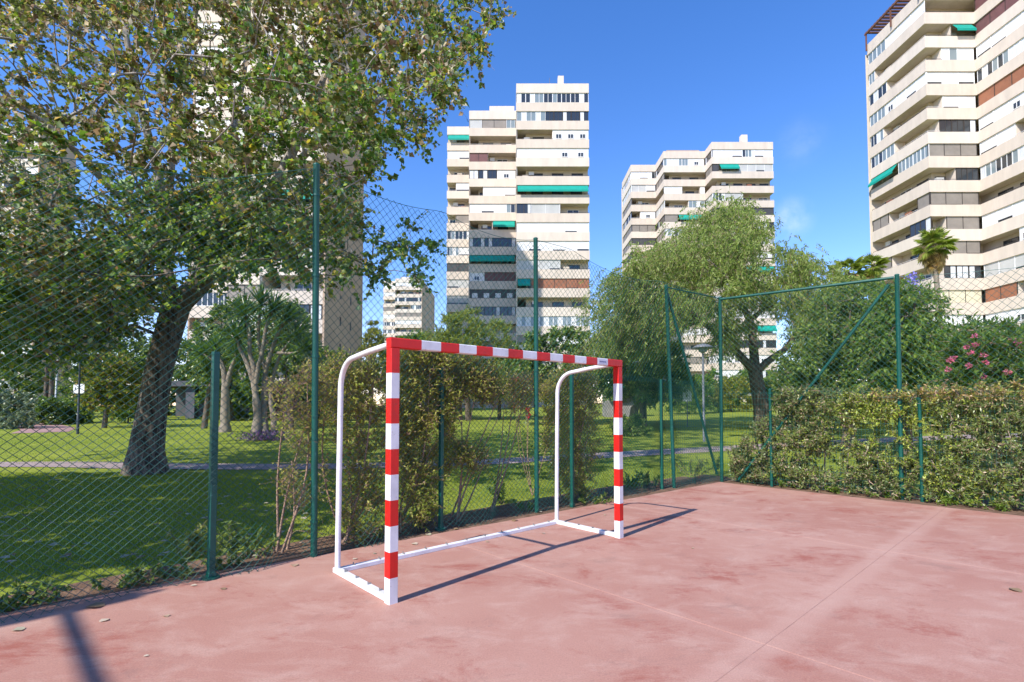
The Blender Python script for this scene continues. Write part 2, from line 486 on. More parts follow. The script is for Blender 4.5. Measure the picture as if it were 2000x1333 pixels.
# red court: concrete bays with narrow joints
def court_material():
    m, N, L, b = nodes_of('worn_red_court_paint')
    b.inputs['Roughness'].default_value = 0.72
    b.inputs['Specular IOR Level'].default_value = 0.3
    g = N.new('ShaderNodeNewGeometry')
    def mapping(rot, sc):
        mp = N.new('ShaderNodeMapping')
        mp.inputs['Rotation'].default_value = (0, 0, rot)
        mp.inputs['Scale'].default_value = sc
        L.new(g.outputs['Position'], mp.inputs['Vector'])
        return mp
    def noise(mp, s, d=6, r=0.6, dist=0.0):
        n = N.new('ShaderNodeTexNoise')
        n.inputs['Scale'].default_value = s; n.inputs['Detail'].default_value = d
        n.inputs['Roughness'].default_value = r; n.inputs['Distortion'].default_value = dist
        L.new(mp.outputs['Vector'], n.inputs['Vector'])
        return n
    def ramp(src, p0, p1):
        r = N.new('ShaderNodeMapRange')
        r.inputs['From Min'].default_value = p0; r.inputs['From Max'].default_value = p1
        L.new(src.outputs['Fac'], r.inputs['Value'])
        return r
    def mix(fac, A, B, mode='MIX'):
        x = N.new('ShaderNodeMix'); x.data_type = 'RGBA'; x.blend_type = mode
        if hasattr(fac, 'outputs'): L.new(fac.outputs[0], x.inputs['Factor'])
        else: x.inputs['Factor'].default_value = fac
        for k, s in (('A', A), ('B', B)):
            if isinstance(s, tuple): x.inputs[k].default_value = (*s, 1)
            else: L.new(s.outputs['Result'], x.inputs[k])
        return x
    iso = mapping(0, (1, 1, 1))
    n_big = noise(iso, 0.5, 4, 0.55, 0.4)
    n_streak = noise(mapping(radians(-8), (0.8, 1.25, 1)), 2.6, 10, 0.74, 0.5)
    n_red = noise(mapping(radians(20), (0.85, 1.2, 1)), 1.15, 12, 0.78, 0.35)
    n_fine = noise(iso, 95, 3, 0.8)
    n_grey = noise(mapping(radians(-30), (0.9, 1.2, 1)), 1.9, 12, 0.8, 0.4)
    n_mid = noise(iso, 14, 8, 0.75, 0.2)
    c = mix(ramp(n_big, 0.35, 0.68), (0.41, 0.198, 0.150), (0.485, 0.272, 0.212))
    k = ramp(n_streak, 0.47, 0.66); k.inputs['To Max'].default_value = 0.75
    c = mix(k, c, (0.52, 0.325, 0.26))
    k = ramp(n_red, 0.525, 0.645); k.inputs['To Max'].default_value = 0.78
    c = mix(k, c, (0.325, 0.092, 0.064))
    k = ramp(n_grey, 0.555, 0.66); k.inputs['To Max'].default_value = 0.5
    c = mix(k, c, (0.29, 0.165, 0.135))
    k = ramp(n_mid, 0.58, 0.72); k.inputs['To Max'].default_value = 0.3
    c = mix(k, c, (0.27, 0.13, 0.10))
    # pale, worn strips where the bays were jointed and patched
    for (dv, off_, wid, am) in ((VDIR, 3.54, 0.17, 0.5), (-UDIR, 3.52, 0.10, 0.28), (-UDIR, 6.70, 0.12, 0.28)):
        dt = N.new('ShaderNodeVectorMath'); dt.operation = 'DOT_PRODUCT'
        dt.inputs[1].default_value = (float(dv[0]), float(dv[1]), 0)
        L.new(g.outputs['Position'], dt.inputs[0])
        sb = N.new('ShaderNodeMath'); sb.operation = 'SUBTRACT'; sb.inputs[1].default_value = float(dv @ CORNER) + off_
        L.new(dt.outputs['Value'], sb.inputs[0])
        wob = N.new('ShaderNodeMath'); wob.operation = 'MULTIPLY_ADD'; wob.inputs[1].default_value = 0.22; wob.inputs[2].default_value = -0.11
        L.new(n_streak.outputs['Fac'], wob.inputs[0])
        ad = N.new('ShaderNodeMath'); ad.operation = 'ADD'
        L.new(sb.outputs[0], ad.inputs[0]); L.new(wob.outputs[0], ad.inputs[1])
        ab = N.new('ShaderNodeMath'); ab.operation = 'ABSOLUTE'
        L.new(ad.outputs[0], ab.inputs[0])
        r_ = N.new('ShaderNodeMapRange'); r_.interpolation_type = 'SMOOTHSTEP'
        r_.inputs['From Min'].default_value = wid * 0.3; r_.inputs['From Max'].default_value = wid
        r_.inputs['To Min'].default_value = am; r_.inputs['To Max'].default_value = 0.0
        L.new(ab.outputs[0], r_.inputs['Value'])
        c = mix(r_, c, (0.53, 0.325, 0.262))
    fr = N.new('ShaderNodeMapRange')
    fr.inputs['From Min'].default_value = 0.25; fr.inputs['From Max'].default_value = 0.75
    fr.inputs['To Min'].default_value = 0.74; fr.inputs['To Max'].default_value = 1.16
    L.new(n_fine.outputs['Fac'], fr.inputs['Value'])
    cb = N.new('ShaderNodeCombineColor')
    for i in range(3): L.new(fr.outputs[0], cb.inputs[i])
    x = N.new('ShaderNodeMix'); x.data_type = 'RGBA'; x.blend_type = 'MULTIPLY'; x.inputs['Factor'].default_value = 1
    L.new(c.outputs['Result'], x.inputs['A']); L.new(cb.outputs[0], x.inputs['B'])
    L.new(x.outputs['Result'], b.inputs['Base Color'])
    bp = N.new('ShaderNodeBump'); bp.inputs['Strength'].default_value = 0.22; bp.inputs['Distance'].default_value = 0.01
    L.new(n_fine.outputs['Fac'], bp.inputs['Height']); L.new(bp.outputs['Normal'], b.inputs['Normal'])
    return m
M['court'] = court_material()
M['joint'] = mat('joint_filler', (0.40, 0.235, 0.19), 0.9, 0.3, 5.0)

def court():
    root = empty('sports_court', (CORNER[0], CORNER[1], 0), atan2(-UDIR[1], -UDIR[0]))
    tag(root, kind='structure')
    # local x runs from the corner towards the camera along the left fence, local y along the right fence
    q = MB().box(-0.02, 30, -0.02, 30, -0.25, -0.0025)
    q.obj('joint_bed', M['joint'], root)
    xs = [0, 3.52, 6.70, 10.42, 14.0, 17.6, 21.2]
    ys = [0, 3.54, 7.1, 10.7, 14.3]
    g = 0.0022
    for i in range(len(xs) - 1):
        for j in range(len(ys) - 1):
            x0, x1, y0, y1 = xs[i] + g, xs[i + 1] - g, ys[j] + g, ys[j + 1] - g
            ya, yb = (y0, y0) if j else (-0.048 * x0, -0.048 * x1)     # the left edge runs out slightly
            b = 0.0015
            mb = MB()
            rings = [[(x0, ya, -0.1), (x1, yb, -0.1), (x1, y1, -0.1), (x0, y1, -0.1)],
                     [(x0, ya, -b), (x1, yb, -b), (x1, y1, -b), (x0, y1, -b)],
                     [(x0 + b, ya + b, 0), (x1 - b, yb + b, 0), (x1 - b, y1 - b, 0), (x0 + b, y1 - b, 0)]]
            mb.loft(rings)
            mb.obj('court_slab', M['court'], root)
    return root
court()

def strip(name, pts, widths, z, m):
    """a band along a polyline, laid on the ground"""
    P = smooth_path([(p[0], p[1], 0) for p in pts], 8)[:, :2]
    T = np.gradient(P, axis=0); T /= np.linalg.norm(T, axis=1)[:, None]
    Nn = np.stack([-T[:, 1], T[:, 0]], 1)
    w = np.interp(np.linspace(0, 1, len(P)), np.linspace(0, 1, len(widths)), widths)[:, None] / 2
    A, B = P + Nn * w, P - Nn * w
    V = []
    for E in (A, B):
        V.append(np.column_stack([E, gz(E[:, 0], E[:, 1]) + z]))
    n = len(P)
    F = [(i, i + 1, n + i + 1, n + i) for i in range(n - 1)]
    F = [f[::-1] for f in F]
    o = link(name, np_mesh(name, np.concatenate(V), np.array(F), m, smooth=True))
    tag(o, kind='structure')
    return o
M['path'] = mat('mauve_paving', (0.34, 0.26, 0.245), 0.9, 0.3, 3.0, 0.3, 30)
M['red_path'] = mat('pink_paving', (0.36, 0.215, 0.19), 0.9, 0.25, 2.0, 0.3, 30)
p = lambda x, y: gnd(x, y)[:2]
strip('garden_path', [(-26, 12.4), p(0, 908), p(300, 911), p(600, 912), p(900, 905), p(1060, 897), p(1250, 886), p(1470, 874), (16, 21.5), (26, 24)], [1.25, 1.25, 1.3, 1.4], 0.012, M['path'])
strip('entrance_path', [(-24, 26.5), p(90, 836), p(20, 825), (-46, 44)], [2.2, 2.4, 3.0], 0.012, M['red_path'])
# bare soil under the left fence and under the hedge
strip('soil_strip', [(-8.5, -1.2), (-4.6, 3.1), (-2.85, 4.9), (-1.27, 6.5), (0.2, 7.85), (2.05, 9.5), (4.1, 11.0)], [1.0, 0.95, 0.95, 1.0, 1.15], 0.012, M['soil'])
strip('soil_bed', [(3.9, 11.3), (5.5, 9.9), (7.6, 7.9), (11.0, 4.6)], [1.3, 1.3, 1.3], 0.010, M['soil'])
# ------------------------------------------------------------------ apartment towers
UNIT = {}
def unit_box(m):
    """a unit box (x 0..1, y 0..1, z 0..1) shared by alike pieces"""
    if m not in UNIT:
        UNIT[m] = MB().box(0, 1, 0, 1, 0, 1).mesh('panel_' + m, M[m])
    return UNIT[m]
FRAMES = {}
def frame_mesh(w, h, m, bars=1, t=0.06, d=0.07):
    w, h = round(w, 1), round(h, 2)
    k = (w, h, m, bars)
    if k not in FRAMES:
        b = MB()
        b.box(0, w, 0, d, 0, t).box(0, w, 0, d, h - t, h)
        for i in range(bars + 2):
            x = (w - t) * i / (bars + 1)
            b.box(x, x + t, 0, d, t, h - t)
        FRAMES[k] = b.mesh('window_frame', M[m])
    return FRAMES[k], w

def offset_line(P, d):
    """offset an open polyline to its inner side (left of travel)"""
    P = np.asarray(P, float)
    n = len(P)
    T = [(P[i + 1] - P[i]) / np.linalg.norm(P[i + 1] - P[i]) for i in range(n - 1)]
    Nn = [np.array([-t[1], t[0]]) for t in T]
    out = []
    for i in range(n):
        if i == 0: out.append(P[0] + Nn[0] * d)
        elif i == n - 1: out.append(P[-1] + Nn[-1] * d)
        else:
            b = Nn[i - 1] + Nn[i]
            b = b / (1 + Nn[i - 1].dot(Nn[i]))
            out.append(P[i] + b * d)
    return np.array(out)

def tower(name, label, front, back, rows, z0=0.0, nfl=17, H=2.9, seed=1, side=None, solid=(), group='stepped cream apartment towers', default='WOGS', lowest=0, detail=True):
    """front: plan polyline, left to right as seen; back: closing points; rows[facet] = unit codes from the top floor down"""
    r = random.Random(seed)
    front = np.array(front, float)
    c0 = front.mean(0)
    root = empty(name, (c0[0], c0[1], 0), 0, label, 'building', group)
    Fp = front - c0
    Bk = np.array(back, float) - c0
    DEP = 1.5
    core = offset_line(Fp, DEP)
    par = offset_line(Fp, 0.18)
    top = z0 + nfl * H
    body = MB().prism([tuple(p) for p in np.vstack([core, Bk])], -1.0, top)
    body.obj('wall', M['inner'], root)
    # side walls close the balcony strip and carry the outside render
    for e, (a, q) in enumerate(((Bk[-1], Fp[0]), (Fp[-1], Bk[0]))):
        mm = M[side[e]] if side and side[e] else None
        if mm is None: continue
        d = (q - a) / np.linalg.norm(q - a)
        nn = np.array([d[1], -d[0]])
        P4 = [a + nn * 0.004, q + nn * 0.004, q + nn * 0.2, a + nn * 0.2]
        MB().prism([tuple(x) for x in P4][::-1], -1.0, top + 1.1).obj('side_wall', mm, root)
        if detail:
            Ld = np.linalg.norm(q - a)
            for k in range(lowest, nfl):
                for sfrac in (0.35, 0.62):
                    pos = a + (q - a) * sfrac + nn * 0.203
                    o = link('window', unit_box('glass'), root, (pos[0], pos[1], z0 + k * H + 1.2), atan2(nn[1], nn[0]) - pi / 2 + pi, (0.5, 0.02, 0.95))
    # balconies: slab edge, parapet and floor, one part a storey
    nf = len(Fp)
    for k in range(lowest, nfl + 1):
        zf = z0 + k * H
        b = MB()
        lo, hi = zf - 0.32, zf + 1.06
        if k == nfl: hi = zf + 1.15
        for i in range(nf - 1):
            A, B, C, D = Fp[i], Fp[i + 1], par[i + 1], par[i]
            V = [(*A, lo), (*B, lo), (*C, lo), (*D, lo), (*A, hi), (*B, hi), (*C, hi), (*D, hi)]
            ff = [(0, 1, 5, 4), (4, 5, 6, 7), (2, 3, 7, 6), (0, 3, 2, 1)]
            if i == 0: ff.append((0, 4, 7, 3))
            if i == nf - 2: ff.append((1, 2, 6, 5))
            b.add(V, ff)
            E2, F2 = core[i], core[i + 1]
            V = [(*D, lo + 0.02), (*C, lo + 0.02), (*F2, lo + 0.02), (*E2, lo + 0.02), (*D, zf), (*C, zf), (*F2, zf), (*E2, zf)]
            b.add(V, [(0, 3, 2, 1), (4, 5, 6, 7), (0, 4, 7, 3), (1, 2, 6, 5)])
        b.obj('balcony', M['stucco_pale'] if (k + seed) % 4 == 0 else M['stucco'], root)
    # what fills the openings
    for i in range(nf - 1):
        if i in solid:
            A, B, C, D = Fp[i], Fp[i + 1], par[i + 1], par[i]
            for k in range(lowest, nfl):
                lo, hi = z0 + k * H + 1.061, z0 + (k + 1) * H - 0.321
                b = MB().add([(*A, lo), (*B, lo), (*C, lo), (*D, lo), (*A, hi), (*B, hi), (*C, hi), (*D, hi)],
                             [(0, 1, 5, 4), (2, 3, 7, 6), (0, 4, 7, 3), (1, 2, 6, 5)])
                b.obj('return_wall', M['stucco'], root)
            continue
        A, B = Fp[i], Fp[i + 1]
        ln = np.linalg.norm(B - A)
        d = (B - A) / ln
        nin = np.array([-d[1], d[0]])
        ang = atan2(d[1], d[0])
        def put(nm, me, s, w, z, sc=None, par_=root):
            q = A + d * s + nin * w
            return link(nm, me, par_, (q[0], q[1], z), ang, sc)
        spec = rows[i] if i < len(rows) and rows[i] else []
        e0 = DEP if i > 0 and np.cross(Fp[i] - Fp[i - 1], d) > 0.1 else 0.0
        e1 = DEP if i < nf - 2 and np.cross(d, Fp[i + 2] - Fp[i + 1]) > 0.1 else 0.0
        for k in range(nfl - 1, lowest - 1, -1):
            ti = nfl - 1 - k
            code = spec[ti] if ti < len(spec) else ' '.join(r.choice(default) + str(r.randint(2, 5)) for _ in range(max(1, int(ln / 4.5))))
            toks = [(t[0], float(t[1:] or 1)) for t in code.split()]
            tot = sum(t[1] for t in toks)
            zb, zt = z0 + k * H + 1.062, z0 + (k + 1) * H - 0.322
            h = zt - zb
            s = 0.06
            usable = ln - 0.12
            for (c, wt) in toks:
                w = usable * wt / tot
                s1 = s + w
                if c in 'WSBPKVT':
                    m = {'W': 'white', 'S': 'grey_shutter', 'B': 'brown', 'P': 'plum', 'K': 'dark_panel', 'V': 'silver', 'T': 'cream_blind'}[c]
                    n = max(1, round(w / 1.9))
                    pw = w / n
                    for j in range(n):
                        lift = r.choice([0.0, 0.0, 0.05, 0.22, 0.3]) if c in 'WVT' else r.choice([0, 0, 0.12])
                        put('shutter', unit_box(m), s + j * pw + 0.02, 0.14, zb + lift, (pw - 0.04, 0.05, h - lift))
                        if lift > 0.1:
                            put('window_pane', unit_box('glass'), s + j * pw + 0.05, 0.20, zb, (pw - 0.1, 0.02, lift + 0.1))
                    for j in range(n + 1):
                        x = min(max(s + j * pw - 0.025, s), s1 - 0.05)
                        put('mullion', unit_box('frame_white' if c in 'WV' else 'frame_dark'), x, 0.10, zb, (0.05, 0.09, h))
                elif c == 'w' or c == 'k':
                    m = 'white' if c == 'w' else 'dark_panel'
                    put('panel', unit_box(m), s + 0.02, 0.14, zb, (w - 0.04, 0.06, h))
                    n = max(1, int(w / 1.7))
                    for j in range(n):
                        fm, fw = frame_mesh(0.9, 0.75, 'frame_white', 1, 0.07)
                        x = s + w * (j + 0.5) / n - fw / 2
                        o = put('window', fm, x, 0.06, zb + 0.12)
                        link('pane', unit_box('glass' if c == 'w' else 'curtain'), o, (0.02, 0.03, 0.02), 0, (fw - 0.04, 0.04, 0.71))
                elif c in 'GDLg':
                    fm_ = 'frame_dark' if c == 'D' else 'frame_white'
                    n = max(1, round(w / 1.35))
                    pw = w / n
                    fm, fw = frame_mesh(pw - 0.02, h, fm_, 1)
                    for j in range(n):
                        o = put('window', fm, s + j * pw + 0.01, 0.10, zb)
                        for q in range(2):
                            gm_ = r.choice({'G': ['glass', 'glass', 'pale_glass', 'curtain'], 'D': ['glass', 'curtain', 'glass'], 'L': ['pale_glass'], 'g': ['pale_glass', 'curtain']}[c])
                            half = (fw - 0.18) / 2
                            link('pane', unit_box(gm_), o, (0.06 + q * (half + 0.06), 0.03, 0.06), 0, (half, 0.02, h - 0.12))
                elif c in 'OA':
                    # recessed balcony: doors on the back wall, a rail on the parapet
                    a_, b_ = s + (e0 if s < 0.1 else 0), s1 - (e1 if s1 > ln - 0.1 else 0)
                    n = max(1, int((b_ - a_) / 2.6))
                    for j in range(n):
                        dw = min(1.8, (b_ - a_) / n * 0.7)
                        if dw < 0.5: continue
                        x = a_ + (b_ - a_) * (j + 0.5) / n - dw / 2 + r.uniform(-0.2, 0.2)
                        fm, fw = frame_mesh(dw, 2.1, r.choice(['frame_dark', 'frame_white', 'frame_dark']), 1)
                        o = put('balcony_door', fm, x, DEP - 0.07, z0 + k * H + 0.03)
                        link('pane', unit_box('glass'), o, (0.03, 0.03, 0.03), 0, (fw - 0.06, 0.02, 2.04))
                    rm = r.choice(['rail', 'rail_dark'])
                    put('railing', unit_box(rm), s, 0.07, zb + 0.14, (w, 0.04, 0.04))
                    n = max(1, int(w / 1.5))
                    for j in range(n + 1):
                        put('rail_post', unit_box(rm), min(s + j * w / n, s1 - 0.03), 0.075, zb, (0.03, 0.03, 0.14))
                    if c == 'A':
                        a2, b2 = s + 0.15, s1 - 0.15
                        aw = MB()
                        zt2, ztip, out = zt - 0.05, zt - 0.95, 0.55
                        aw.add([(a2, 0.10, zt2), (b2, 0.10, zt2), (b2, -out, ztip), (a2, -out, ztip), (a2, 0.10, zt2 - 0.05), (b2, 0.10, zt2 - 0.05), (b2, -out, ztip - 0.05), (a2, -out, ztip - 0.05)],
                               [(0, 3, 2, 1), (4, 5, 6, 7), (3, 7, 6, 2), (0, 4, 7, 3), (1, 2, 6, 5), (0, 1, 5, 4)])
                        aw.box(a2, b2, -out - 0.02, -out + 0.005, ztip - 0.3, ztip - 0.02)
                        aw.obj('awning', M['awning'], root, False, (A[0], A[1], 0), ang)
                    if r.random() < 0.45 and b_ - a_ > 2:
                        o = put('air_conditioner', unit_box('frame_white'), a_ + r.uniform(0.2, 1.0), DEP - 0.36, z0 + k * H + 1.75, (0.8, 0.3, 0.55))
                    if r.random() < 0.35 and w > 2.5:
                        put('storage_box', unit_box(r.choice(['brown', 'silver', 'frame_dark', 'inner'])), s + r.uniform(0.4, w - 1.4), 0.5, z0 + k * H + 0.004, (0.9, 0.4, r.uniform(1.3, 1.8)))
                    if s > 0.2:
                        put('partition', unit_box('stucco_pale'), s - 0.05, 0.2, z0 + k * H + 0.004, (0.1, DEP - 0.22, H - 0.33))
                    if s1 < ln - 0.2:
                        put('partition', unit_box('stucco_pale'), s1 - 0.05, 0.2, z0 + k * H + 0.004, (0.1, DEP - 0.22, H - 0.33))
                s = s1
    return root, c0, top

def roof_box(t, c0, nm, x0, x1, y0, y1, z0, z1, m='stucco_pale'):
    MB().box(x0 - c0[0], x1 - c0[0], y0 - c0[1], y1 - c0[1], z0, z1).obj(nm, M[m], t)

# middle tower, face on
L_ = ['A', 'W', 'O', 'O3 W5', 'O', 'O3 S5', 'G', 'G4 W4', 'K', 'V', 'V', 'O']
M_ = ['V2 S4 G1.5', 'O', 'P4 O6', 'D6 w4', 'O3 W7', 'W8 G2', 'O5 A5', 'D', 'A', 'w3 P6', 'k', 'D']
R_ = ['G', 'g4 D6', 'O5 w5', 'W5 w4', 'O', 'A', 'D2 V4 O4', 'W', 'W', 'V6 O4', 'A2 B8', 'O', 'g']
t, c, top = tower('apartment_tower', 'cream apartment tower facing the camera in the middle, sixteen-odd storeys with green awnings',
    [(-11.6, 91), (-7.25, 91), (-7.25, 86), (0.65, 86), (0.65, 78.6), (11.9, 78.6)], [(11.9, 99), (-11.6, 99)],
    [L_, None, M_, None, R_], 1.0, 17, 2.9, 3, None, (1, 3), lowest=1)
roof_box(t, c, 'penthouse', -3.9, 0.4, 87.8, 97, top - 0.2, top + 3.0)
roof_box(t, c, 'penthouse', 0.8, 11.7, 82, 97, top - 0.2, top + 0.9)
roof_box(t, c, 'chimney', 7.2, 8.1, 79.4, 80.2, top + 0.02, top + 2.9)
MB().tube([(5.9 - c[0], 79.6 - c[1], top), (5.9 - c[0], 79.6 - c[1], top + 2.7)], 0.03, 5).obj('aerial', M['rail_dark'], t)

# second tower, right of the middle
L2 = ['W5 G2', 'V5 W3', 'O', 'O3 w5', 'S', 'K', 'O', 'S', 'G']
J2 = ['G', 'V', 'S', 'D', 'S', 'S', 'K', 'D', 'V']
M2 = ['g6 w4', 'O', 'W4 O4 W1', 'O6 G4', 'S3 A6', 'G', 'W', 'O', 'D']
K2 = ['D', 'S', 'O', 'V', 'D', 'S', 'O', 'V', 'S']
R2 = ['W5 G2 W3', 'K1 A3 V5', 'O', 'G2 V3 O5', 'K', 'O3 D6', 'g', 'W', 'O4 A4', 'w', 'g', 'W', 'O6 A3', 'D', 'w']
t, c, top = tower('apartment_tower', 'stepped cream apartment tower rising behind the weeping pepper tree',
    [(25.6, 119), (25.6, 110), (30.9, 110), (30.9, 104), (39.3, 104), (39.3, 100.3), (51.4, 100.3)], [(51.4, 119.6), (25.6, 119.6)],
    [J2, L2, K2, M2, K2, R2], 3.0, 17, 2.9, 8, None, (), lowest=1)
roof_box(t, c, 'penthouse', 32.3, 39.1, 106.5, 118, top - 0.2, top + 2.6, 'tan_wall')
roof_box(t, c, 'chimney', 45.6, 46.8, 101.2, 102.2, top + 0.02, top + 3.1)
roof_box(t, c, 'penthouse', 40.4, 51, 103.2, 118, top - 0.2, top + 0.9)
# roof-terrace planting in a trough
roof_box(t, c, 'planter', 26.8, 30.3, 111.2, 111.9, top, top + 1.6, 'brown')

# near tower on the right
LJ = ['L3 W6', 'L1 O8', 'G3 O6', 'L3 w2 W5', 'G2 O6', 'G4 O5', 'A4 L4', 'O', 'S3 O5 S2', 'O6 D3', 'S3 O6', 'O', 'O', 'O', 'W', 'W', 'W']
CF = ['O', 'O5 A4', 'O3 G3 W3', 'W', 'O3 W6', 'O2 D6', 'S', 'O5 D4', 'S', 'O3 S6', 'O4 S5', 'O2 D6', 'T', 'W', 'W', 'W', 'W']
RJ = ['P', 'P', 'W', 'G', 'B8 O2', 'W2 w2 G3', 'W3 O2 G4', 'G', 'O', 'W', 'O3 w6', 'V', 'B3 O7', 'W2 w6', 'W', 'W', 'W']
t, c, top = tower('apartment_tower', 'near cream apartment tower at the right edge with zigzag balconies seen from below',
    [(49.0, 69.8), (49.0, 60), (54.9, 60), (54.9, 47), (67, 47)], [(67, 70.2), (49.0, 70.2)],
    [LJ, CF, RJ, ['W'] * 17], 0.85, 17, 2.9, 5, None, (), lowest=1)
pg = MB()
for i in range(17):
    y = 60.6 + i * 0.56
    pg.box(48.8 - c[0], 53.2 - c[0], y - c[1], y + 0.3 - c[1], top + 2.75, top + 2.9)
pg.box(48.7 - c[0], 48.9 - c[0], 60.3 - c[1], 69.9 - c[1], top + 2.5, top + 2.74)
pg.box(53.0 - c[0], 53.2 - c[0], 60.3 - c[1], 69.9 - c[1], top + 2.5, top + 2.74)
for y in (60.5, 65.0, 69.6):
    for x in (48.74, 53.04):
        pg.box(x - c[0], x + 0.14 - c[0], y - c[1], y + 0.14 - c[1], top + 0.2, top + 2.5)
pg.obj('pergola', M['rust'], t)

# tower half hidden by the big poplar, its tan flank in shade
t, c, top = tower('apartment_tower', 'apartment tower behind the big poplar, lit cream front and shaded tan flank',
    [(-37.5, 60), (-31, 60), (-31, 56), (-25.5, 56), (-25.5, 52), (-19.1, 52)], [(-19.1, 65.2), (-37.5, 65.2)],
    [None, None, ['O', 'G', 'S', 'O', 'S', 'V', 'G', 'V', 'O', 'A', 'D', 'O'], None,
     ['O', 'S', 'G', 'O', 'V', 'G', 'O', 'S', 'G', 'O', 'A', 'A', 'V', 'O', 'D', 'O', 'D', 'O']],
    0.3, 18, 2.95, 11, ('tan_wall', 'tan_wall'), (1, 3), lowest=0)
roof_box(t, c, 'penthouse', -30, -19.3, 57, 65, top, top + 4.2)  # unseen roof block, added to lift this tower's shadow on the middle tower

# tower at the left edge
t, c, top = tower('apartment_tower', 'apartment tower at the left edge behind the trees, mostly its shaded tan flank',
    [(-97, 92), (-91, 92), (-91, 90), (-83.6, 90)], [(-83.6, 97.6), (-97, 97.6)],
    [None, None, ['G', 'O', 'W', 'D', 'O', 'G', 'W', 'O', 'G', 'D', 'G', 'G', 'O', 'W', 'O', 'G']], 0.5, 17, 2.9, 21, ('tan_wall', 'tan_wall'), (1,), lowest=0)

# small far tower between the poplar and the middle tower
t, c, top = tower('apartment_tower', 'small distant apartment tower between the poplar and the middle tower',
    [(-50, 200), (-44.5, 200), (-44.5, 196), (-34.4, 196)], [(-34.4, 228), (-50, 228)],
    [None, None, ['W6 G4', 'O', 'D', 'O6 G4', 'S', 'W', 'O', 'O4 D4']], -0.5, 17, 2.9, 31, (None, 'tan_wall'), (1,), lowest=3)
roof_box(t, c, 'penthouse', -43, -36, 199, 215, top, top + 2.5)
# ------------------------------------------------------------------ chain-link fences
POST = dict(off=(-4.75, 2.75), s1=(-2.69, 4.70), t1=(-2.03, 5.38), s2=(-0.89, 6.55), t2=(0.36, 7.61), s3=(0.92, 8.0), s4=(2.79, 9.72), t3=(3.06, 9.86), co=(4.29, 10.68),
            w1=(4.98, 10.02), tr=(6.45, 8.65), w2=(6.62, 8.44), off2=(9.45, 5.6))

def diamond_net(name, pts, tops, bots, parent, org, pitch=0.074, row=0.066, r=0.0025, seed=1, sag=None, loose=0.0, wire=True):
    """chain-link between posts: pts along the ground, top and bottom heights at each"""
    g = np.random.default_rng(seed)
    P = np.array(pts, float)
    seg = np.linalg.norm(np.diff(P, axis=0), axis=1)
    S = np.concatenate([[0], np.cumsum(seg)])
    nA = int(S[-1] / (pitch / 2))
    hmax = max(tops)
    nB = int(hmax / (row / 2)) + 1
    a, b = np.meshgrid(np.arange(nA + 1), np.arange(nB + 1), indexing='ij')
    s = a * pitch / 2
    z = b * row / 2 + min(bots)
    # undulation of the slack net
    ph = g.uniform(0, 6.28, 8)
    wav = 0.018 * np.sin(1.9 * s + 1.1 * z + ph[0]) + 0.014 * np.sin(3.7 * s - 2.2 * z + ph[1]) + 0.007 * np.sin(9 * s + 5 * z + ph[2])
    low = np.clip(1 - z / 0.45, 0, 1) * loose
    wav = wav + low * (0.07 * np.sin(5.1 * s + ph[3]) + 0.05 * np.sin(11.3 * s + ph[4]) - 0.03)
    ds = 0.010 * np.sin(2.3 * z + 1.7 * s + ph[5]) + 0.006 * np.sin(7 * z + ph[6])
    dz = 0.012 * np.sin(1.3 * s + ph[7]) * np.clip(z, 0, 2) + low * 0.03 * np.sin(8 * s)
    top = np.interp(s, S, tops)
    if sag:
        for (k, am) in sag:
            u = np.clip((s - S[k]) / (S[k + 1] - S[k]), 0, 1)
            top = top - am * 4 * u * (1 - u)
    bot = np.interp(s, S, bots)
    ss = np.clip(s + ds, 0, S[-1])
    X = np.interp(ss, S, P[:, 0]); Y = np.interp(ss, S, P[:, 1])
    T = np.array([P[-1, 0] - P[0, 0], P[-1, 1] - P[0, 1]]); T /= np.linalg.norm(T)
    Nn = np.array([-T[1], T[0]])
    G = np.stack([X + Nn[0] * wav, Y + Nn[1] * wav, z + dz], -1)
    ok = (z <= top) & (z >= bot)
    A, B = [], []
    for up in (1, -1):
        i0 = (a[:-1, :] + b[:-1, :]) % 2 == 0
        bj = np.arange(nB + 1)
        if up == 1: sl0, sl1 = slice(0, nB), slice(1, nB + 1)
        else: sl0, sl1 = slice(1, nB + 1), slice(0, nB)
        p0, p1 = G[:-1, sl0], G[1:, sl1]
        k = ok[:-1, sl0] & ok[1:, sl1] & (((a[:-1, sl0] + b[:-1, sl0]) % 2) == 0)
        off = Nn * 0.0016 * up
        d = np.array([off[0], off[1], 0])
        A.append(p0[k] + d); B.append(p1[k] + d)
    A, B = np.concatenate(A), np.concatenate(B)
    V, F = prisms(A, B, r, r, 3)
    o = link(name, np_mesh(name, V - np.array([org[0], org[1], 0]), F, M['wire_green'], smooth=True), parent, kind='stuff')
    if not wire: return o
    # tension wire along the top edge
    sl = np.linspace(0, S[-1], int(S[-1] / 0.15))
    tl = np.interp(sl, s[:, 0], top[:, 0])
    W = np.stack([np.interp(sl, S, P[:, 0]) - org[0], np.interp(sl, S, P[:, 1]) - org[1], tl], -1)
    v, f = tube_arrays(W, 0.0036, 5)
    link('tension_wire', np_mesh('tension_wire', v, f, M['wire_green'], smooth=True), parent)
    return o

